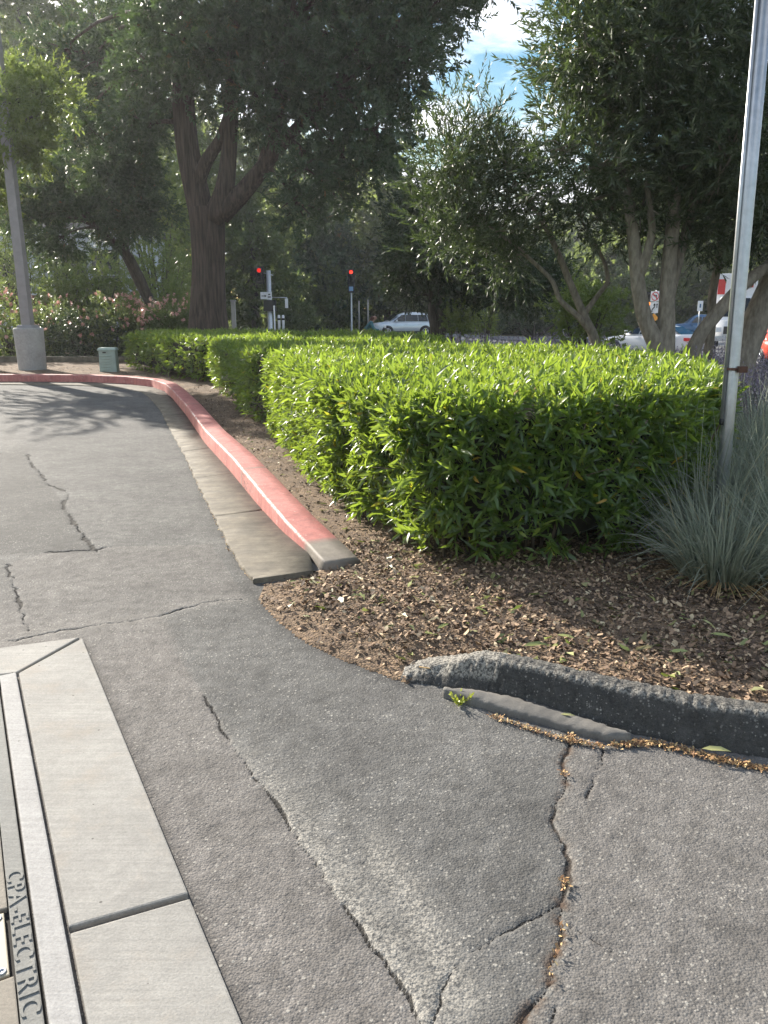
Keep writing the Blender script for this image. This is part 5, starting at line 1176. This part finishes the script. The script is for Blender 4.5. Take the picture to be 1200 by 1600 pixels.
# ------------------------------------------------------------------ vehicles (x forward, y left)
def wheel(parent, x, y, rad, w=.21):
    s = 1 if y > 0 else -1
    wl_ = MB().lathe([(rad*.62, -w/2), (rad*.93, -w/2), (rad, -w/2+.03), (rad, w/2-.03), (rad*.93, w/2), (rad*.62, w/2)], 28, (x, y, rad), 'y').build('wheel', M_TYRE, parent)
    rm = MB(); rm.lathe([(rad*.64, s*(w/2-.05)), (rad*.64, s*(w/2+.004)), (rad*.56, s*(w/2+.006)), (rad*.54, s*(w/2-.045))], 28, (x, y, rad), 'y')
    for k in range(5):
        a = 2*math.pi*k/5+.3; c, t = math.cos(a), math.sin(a); o_ = s*(w/2+.002)
        q = [(c*rad*.1-t*rad*.09, t*rad*.1+c*rad*.09), (c*rad*.58-t*rad*.07, t*rad*.58+c*rad*.07), (c*rad*.58+t*rad*.07, t*rad*.58-c*rad*.07), (c*rad*.1+t*rad*.09, t*rad*.1-c*rad*.09)]
        rm.prism([(x+u_, rad+v_) for u_, v_ in q], y+o_-s*.02, y+o_, 'xz')
    rm.lathe([(rad*.16, s*(w/2-.02)), (rad*.16, s*(w/2+.01))], 12, (x, y, rad), 'y'); rm.build('rim', M_RIM, wl_)
    return wl_
def loft(stations, n=None):
    """stations: (x, [(y,z)...] right half from bottom to top); mirrored"""
    m_ = MB(); vs = []; k = None
    for x, half in stations:
        loop = [(x, -y, z) for y, z in half]+[(x, y, z) for y, z in reversed(half)]; k = len(loop); vs += loop
    fs = []
    for i in range(len(stations)-1):
        for j in range(k): fs.append((i*k+j, i*k+(j+1) % k, (i+1)*k+(j+1) % k, (i+1)*k+j))
    fs += [tuple(range(k-1, -1, -1)), tuple(range((len(stations)-1)*k, len(stations)*k))]
    m_.add(vs, fs, True); return m_
def car(name, label, cat, loc, yaw, paint, body, gh, wheels, glass_side, lamps_front, lamps_rear, plate_z, rad, mirror_x, group=None):
    root = empty(name, loc, yaw, label, cat, group)
    st_ = [(x, [(w*.86, zb), (w*.97, zb+.06), (w, (zb+zt_)/2-.05), (w*.985, zt_-.14), (w*.93, zt_-.02), (w*.80, zt_+.015)]) for x, w, zb, zt_ in body]
    bo = loft(st_).build('body', paint, root)
    st_ = [(xb, [(wb, zb), (wb, zb+.02), ((wb+wt)/2+.02, (zb+zt_)/2), (wt, zt_-.07), (wt*.80, zt_), (wt*.3, zt_+.015)]) for xb, wb, wt, zb, zt_ in gh]
    cabin = loft(st_).build('cabin', paint, root)
    for s in (-1, 1):
        for quad in glass_side:
            vs = [(x, s*y, z) for x, y, z in quad]
            m_ = MB(); m_.add(vs+[(x, y-s*.02, z) for x, y, z in vs], [tuple(range(len(vs)))]+[(i, (i+1) % len(vs), len(vs)+(i+1) % len(vs), len(vs)+i) for i in range(len(vs))]); m_.build('side_window', M_GLASS, cabin)
    for x in wheels:
        for s in (-1, 1):
            yb = s*(max(w for _, w, *_ in body)-.10)
            MB().lathe([(rad*1.16, -.12), (rad*1.16, .118)], 28, (x, yb, rad*1.02), 'y').build('wheel_arch', M_BLACK, root)
            wheel(root, x, yb+s*.03, rad)
    for s in (-1, 1):
        for poly, x0, x1 in lamps_front: MB().prism([(s*a, b) for a, b in poly], x0, x1, 'yz').build('headlight', M_LENSC, root)
        for poly, x0, x1 in lamps_rear: MB().prism([(s*a, b) for a, b in poly], x0, x1, 'yz').build('tail_light', M_LENSR, root)
        m_ = MB(); w_ = max(w for _, w, *_ in body); m_.box(mirror_x-.06, mirror_x+.06, s*(w_+.08)-.09, s*(w_+.08)+.09, 1.02, 1.16); m_.build('side_mirror', paint, root, .02)
    xr = min(x for x, *_ in body)
    MB().box(xr-.022, xr+.05, -.26, .26, plate_z, plate_z+.14).build('licence_plate', M_SIGNW, root)
    for s in (-1, 1):
        w_ = max(w for _, w, *_ in body)
        for xh in (.0, -.95): MB().box(xh-.09, xh+.09, s*(w_+.012)-.012, s*(w_+.012)+.012, .86, .895).build('door_handle', paint, root)
    return root
def quadrow(z0, y0, z1, y1, xs): return [[(a, y0, z0), (b, y0, z0), (d, y1, z1), (c, y1, z1)] for a, b, c, d in xs]
q = W(630, 520, 56)
suv = car('parked_suv', 'silver-blue crossover car seen side-on at the street, facing left', 'car', (q.x, q.y, float(gz(q.x, q.y))+.03), R(180+14), M_SILVER,
    [(-2.28, .72, .60, .92), (-2.2, .86, .40, 1.02), (-1.6, .92, .30, 1.06), (-.4, .93, .28, 1.04), (.7, .93, .28, 1.02), (1.3, .92, .30, 1.0), (1.9, .88, .36, .92), (2.2, .76, .42, .82), (2.3, .60, .48, .72)],
    [(-2.2, .80, .66, 1.0, 1.04), (-2.02, .84, .66, 1.0, 1.34), (-1.72, .86, .66, 1.0, 1.58), (-.8, .87, .67, 1.0, 1.67), (-.1, .87, .66, 1.0, 1.64), (.35, .86, .65, 1.0, 1.50), (1.25, .82, .74, 1.0, 1.04)],
    [-1.36, 1.36], quadrow(1.06, .90, 1.50, .762, [(-1.55, -.86, -1.45, -.86), (-.83, .06, -.83, .02), (.09, .95, .05, .33)])+[[(-1.95, .895, 1.16), (-1.60, .90, 1.08), (-1.50, .765, 1.49), (-1.62, .775, 1.46)]],
    [([(.50, .74), (.82, .78), (.82, .88), (.50, .82)], 1.95, 2.22)], [([(.60, .92), (.82, .95), (.82, 1.25), (.72, 1.2)], -2.27, -2.05)], .72, .36, .75)
MB().box(-2.0, 1.9, -.955, .955, .22, .40).build('sill_trim', M_BLACK, suv, .02)
m_ = MB(); m_.add([(1.16, -.66, 1.10), (1.16, .66, 1.10), (.52, .56, 1.55), (.52, -.56, 1.55)], [(0, 1, 2, 3)]); m_.build('windscreen', M_GLASS, suv)
m_ = MB(); [m_.tube([(-1.5, s*.6, 1.70), (0, s*.6, 1.72)], .02, 6) for s in (-1, 1)]; m_.build('roof_rails', M_BLACK, suv)
q = W(1018, 530, 37)
sed = car('parked_sedan', 'white sedan with red tail lights seen between the thick olive stems', 'car', (q.x, q.y, float(gz(q.x, q.y))+.03), R(90+38), M_CARW,
    [(-2.32, .72, .45, .90), (-2.25, .84, .32, .98), (-1.6, .90, .28, 1.0), (-.4, .91, .25, .95), (.7, .91, .25, .93), (1.3, .90, .28, .90), (1.9, .86, .32, .80), (2.2, .74, .36, .70), (2.32, .58, .42, .62)],
    [(-1.85, .78, .60, .94, 1.0), (-1.2, .82, .60, .94, 1.34), (-.5, .84, .62, .94, 1.43), (.1, .84, .62, .94, 1.40), (.4, .83, .62, .94, 1.28), (1.15, .78, .66, .94, .98)],
    [-1.40, 1.42], quadrow(1.0, .855, 1.28, .725, [(-1.42, -.75, -1.1, -.75), (-.68, .10, -.68, .02), (.16, .80, .12, .34)]),
    [([(.50, .60), (.78, .64), (.78, .74), (.50, .70)], 1.95, 2.20)], [([(.30, .74), (.84, .74), (.84, .88), (.30, .86)], -2.345, -2.15)], .60, .33, .72)
m_ = MB(); m_.add([(-1.87, -.62, 1.02), (-1.87, .62, 1.02), (-1.22, .52, 1.345), (-1.22, -.52, 1.345)], [(0, 3, 2, 1)]); m_.build('rear_window', M_GLASS, sed)
MB().box(-2.36, -2.2, -.80, .80, .30, .36).build('bumper_trim', M_BLACK, sed, .01)
# white box truck facing the camera
q = W(1142, 540, 44); zt_ = float(gz(q.x, q.y))+.03
trk = empty('box_truck', (q.x, q.y, zt_), R(-114), 'white box truck seen head-on between the stems left of the steel post', 'truck')
MB().box(-5.0, .2, -1.0, 1.0, .75, 4.05).build('cargo_box', M_CARW, trk, .04)
m_ = loft([(.2, [(.88, .55), (.93, .8), (.93, 1.7), (.80, 2.75), (.72, 2.82)]), (.6, [(.88, .5), (.93, .8), (.93, 1.7), (.80, 2.75), (.72, 2.82)]), (1.15, [(.88, .5), (.93, .8), (.92, 1.55), (.84, 1.72), (.70, 1.75)]), (1.75, [(.85, .5), (.90, .8), (.88, 1.45), (.80, 1.56), (.6, 1.6)])]); cb_ = m_.build('cab', M_CARW, trk)
m_ = MB(); m_.add([(1.19, -.80, 1.76), (1.19, .80, 1.76), (.66, .72, 2.74), (.66, -.72, 2.74)], [(0, 1, 2, 3)]); m_.build('windscreen', M_GLASS, trk)
MB().box(1.755, 1.775, -.45, .45, .85, 1.25).build('grille', M_BLACK, trk); MB().box(1.75, 1.9, -.92, .92, .48, .72).build('bumper', M_GALV, trk, .03)
MB().box(.205, .23, .45, .80, 3.3, 3.6).build('red_marking', M_SIGNR, trk); MB().box(.205, .23, -.97, -.60, 2.95, 3.75).build('red_marking', M_SIGNR, trk)
MB().box(1.757, 1.772, .50, .62, 1.28, 1.40).build('sticker', M_BLUE, trk)
for s in (-1, 1):
    MB().prism([(s*.55, .95), (s*.82, .95), (s*.82, 1.2), (s*.55, 1.2)], 1.74, 1.79, 'yz').build('headlight', M_LENSC, trk)
    MB().box(.95, 1.05, s*1.12-.09, s*1.12+.09, 1.65, 2.15).build('side_mirror', M_BLACK, trk, .02)
    wheel(trk, .95, s*.86, .40, .25); wheel(trk, -3.6, s*.86, .40, .25)
q = W(1092, 498, 66)
q = W(1099, 498, 62)
pk = car('pickup_truck', 'dark blue pickup truck far away between the olive stems', 'truck', (q.x, q.y, float(gz(q.x, q.y))+.03), R(168), M_BLUE,
    [(-2.7, .85, .50, 1.15), (-2.6, .95, .45, 1.2), (-1, .97, .42, 1.2), (.6, .97, .40, 1.18), (1.6, .96, .42, 1.15), (2.4, .90, .45, 1.05), (2.6, .75, .5, .9)],
    [(-.75, .88, .70, 1.15, 1.25), (-.6, .88, .72, 1.15, 1.82), (.4, .88, .72, 1.15, 1.85), (.7, .86, .70, 1.15, 1.72), (1.35, .84, .74, 1.15, 1.2)],
    [-1.7, 1.7], quadrow(1.24, .905, 1.66, .80, [(-.5, .2, -.48, .18), (.26, 1.0, .26, .66)]),
    [([(.6, .85), (.88, .88), (.88, 1.02), (.6, .98)], 2.2, 2.55)], [([(.78, .8), (.93, .8), (.93, 1.12), (.78, 1.12)], -2.70, -2.5)], .6, .40, .95)
q = W(1212, 540, 30)
rc_ = car('parked_car', 'red car at the right picture edge behind the thick leaning stem', 'car', (q.x, q.y, float(gz(q.x, q.y))+.03), R(80), M_REDCAR,
    [(-2.1, .72, .45, .88), (-2.0, .84, .32, .98), (-1.4, .88, .28, 1.0), (0, .89, .25, .95), (1.2, .88, .28, .90), (1.8, .82, .32, .80), (2.1, .62, .40, .66)],
    [(-1.75, .78, .60, .94, 1.0), (-1.2, .82, .60, .94, 1.36), (-.4, .84, .62, .94, 1.46), (.2, .84, .62, .94, 1.38), (1.05, .78, .66, .94, .98)],
    [-1.3, 1.3], quadrow(1.0, .855, 1.30, .725, [(-1.3, -.65, -1.05, -.65), (-.58, .15, -.58, .05), (.2, .78, .16, .40)]),
    [([(.45, .60), (.74, .64), (.74, .74), (.45, .70)], 1.8, 2.02)], [([(.45, .70), (.80, .70), (.80, .86), (.45, .84)], -2.12, -1.95)], .55, .32, .7)

# ------------------------------------------------------------------ person leaning forward by the street (skinned figure)
def skin(name, joints, edges, mat, parent, sub=2):
    me = bpy.data.meshes.new(name); ks_ = list(joints); me.from_pydata([joints[k][0] for k in ks_], [(ks_.index(a), ks_.index(b)) for a, b in edges], [])
    ob = bpy.data.objects.new(name, me); col.objects.link(ob)
    md = ob.modifiers.new('skin', 'SKIN'); md.use_smooth_shade = True
    if not me.skin_vertices: me.skin_vertices.new()
    for i, k in enumerate(ks_):
        r_ = joints[k][1]; me.skin_vertices[0].data[i].radius = (r_, r_) if not hasattr(r_, '__len__') else r_
        me.skin_vertices[0].data[i].use_root = (i == 0)
    sd_ = ob.modifiers.new('sub', 'SUBSURF'); sd_.levels = sub; sd_.render_levels = sub
    me.materials.append(mat); ob.parent = parent; return ob
q = W(570, 520, 30); per = empty('person', (q.x, q.y, float(gz(q.x, q.y))), 0, 'person with long reddish brown hair and teal jacket leaning forward over a pale bag', 'person')
J = {'hip': ((0, 0, .88), .125), 'waist': ((.08, 0, 1.02), .115), 'chest': ((.20, 0, 1.20), .13), 'neckb': ((.28, 0, 1.31), .07), 'neck': ((.315, 0, 1.37), .052), 'jaw': ((.36, 0, 1.415), .07), 'skull': ((.375, 0, 1.48), .092), 'crown': ((.37, 0, 1.54), .06), 'nose': ((.462, 0, 1.445), .014)}
E_ = [('hip', 'waist'), ('waist', 'chest'), ('chest', 'neckb'), ('neckb', 'neck'), ('neck', 'jaw'), ('jaw', 'skull'), ('skull', 'crown'), ('skull', 'nose')]
for s, n_ in ((1, 'l'), (-1, 'r')):
    fx = .16 if s > 0 else -.10
    J.update({'sh'+n_: ((.23, s*.17, 1.26), .06), 'el'+n_: ((.36, s*.22, 1.02), .042), 'wr'+n_: ((.56, s*.10, .98), .028), 'pa'+n_: ((.62, s*.08, .965), (.036, .018)),
              'th'+n_: ((fx*.2, s*.09, .80), .088), 'kn'+n_: ((fx+.05, s*.10, .47), .058), 'an'+n_: ((fx-.03, s*.10, .09), .038), 'to'+n_: ((fx+.12, s*.10, .045), .036)})
    E_ += [('chest', 'sh'+n_), ('sh'+n_, 'el'+n_), ('el'+n_, 'wr'+n_), ('wr'+n_, 'pa'+n_), ('hip', 'th'+n_), ('th'+n_, 'kn'+n_), ('kn'+n_, 'an'+n_), ('an'+n_, 'to'+n_)]
    for f in range(4):
        yy = s*(.105-.017*f); L_ = (.030, .035, .033, .026)[f]
        J.update({f'f{f}a'+n_: ((.655, yy, .955), .0085), f'f{f}b'+n_: ((.655+L_, yy, .935), .008), f'f{f}c'+n_: ((.655+L_*1.1, yy, .905), .007)}); E_ += [('pa'+n_, f'f{f}a'+n_), (f'f{f}a'+n_, f'f{f}b'+n_), (f'f{f}b'+n_, f'f{f}c'+n_)]
    J.update({'tha'+n_: ((.615, s*.045, .945), .009), 'thb'+n_: ((.645, s*.035, .925), .008)}); E_ += [('pa'+n_, 'tha'+n_), ('tha'+n_, 'thb'+n_)]
skin('body', J, E_, M_SKIN, per)
sub_ = lambda ks_, g: {k: (J[k][0], (J[k][1]+g) if not hasattr(J[k][1], '__len__') else J[k][1][0]+g) for k in ks_}
jk = ['chest', 'waist', 'hip', 'neckb', 'shl', 'ell', 'wrl', 'shr', 'elr', 'wrr']
Jk = sub_(jk, .018); skin('jacket', Jk, [e for e in E_ if e[0] in Jk and e[1] in Jk], M_TEAL, per)
tk = ['hip', 'thl', 'knl', 'anl', 'thr', 'knr', 'anr']; Jt = sub_(tk, .016); Jt['hip'] = ((0, 0, .86), .135); skin('trousers', Jt, [e for e in E_ if e[0] in Jt and e[1] in Jt], M_TROUS, per)
for n_ in 'lr':
    a_, t_ = Vector(J['an'+n_][0]), Vector(J['to'+n_][0]); skin('shoe', {'a': (tuple(a_+Vector((-.03, 0, -.04))), .045), 'b': (tuple(a_+Vector((.06, 0, -.045))), .045), 'c': (tuple(t_), .042)}, [('a', 'b'), ('b', 'c')], M_BLACK, per)
skin('hair', {'a': ((.35, 0, 1.51), .10), 'b': ((.30, 0, 1.44), .085), 'c': ((.24, 0, 1.36), .075), 'd': ((.18, 0, 1.27), .06), 'e': ((.14, .01, 1.18), .03)}, [('a', 'b'), ('b', 'c'), ('c', 'd'), ('d', 'e')], M_HAIR, per)
for s in (1, -1):
    MB().lathe([(.003, -.008), (.009, -.004), (.011, 0), (.009, .004), (.003, .008)], 10, (.452, s*.032, 1.475), 'x').build('eye', M_BLACK, per)
m_ = MB(); m_.box(.443, .452, -.022, .022, 1.398, 1.406); m_.build('mouth', M_LENSR, per)
bag = empty('bag', (q.x+.70, q.y, float(gz(q.x, q.y))+.42), 0, 'pale grey bag with dark straps held in front of the leaning person', 'bag')
m_ = MB(); m_.box(-.17, .17, -.09, .09, 0, .36, .03, .02); m_.build('sack', M_BAG, bag, .03)
m_ = MB(); [m_.tube([(-.10, s*.05, .35), (-.06, s*.07, .47), (.0, s*.08, .505), (.06, s*.07, .47), (.10, s*.05, .35)], .010, 8) for s in (1, -1)]; m_.prism([(-.13, .34), (-.09, .34), (.0, .16), (.09, .34), (.13, .34), (.0, .08)], -.095, -.088, 'xz'); m_.build('straps', M_BLACK, bag)

# the hazy, sun-struck air
hm = bpy.data.materials.new('haze'); hm.use_nodes = True; hn = hm.node_tree
hn.nodes.remove(hn.nodes['Principled BSDF']); pv_ = hn.nodes.new('ShaderNodeVolumePrincipled')
pv_.inputs['Density'].default_value = 0.0006; pv_.inputs['Anisotropy'].default_value = 0.45; pv_.inputs['Color'].default_value = (0.93, 0.96, 1.0, 1)
hn.links.new(pv_.outputs[0], hn.nodes['Material Output'].inputs['Volume'])
o = MB().box(-405, 405, -65, 605, -1.5, 48).build('haze', hm); o['kind'] = 'stuff'
sc.cycles.volume_bounces = 0

for o in bpy.data.objects:
    if o.type == 'MESH' and o.parent is None and 'kind' not in o and 'label' not in o: print('unlabelled', o.name)
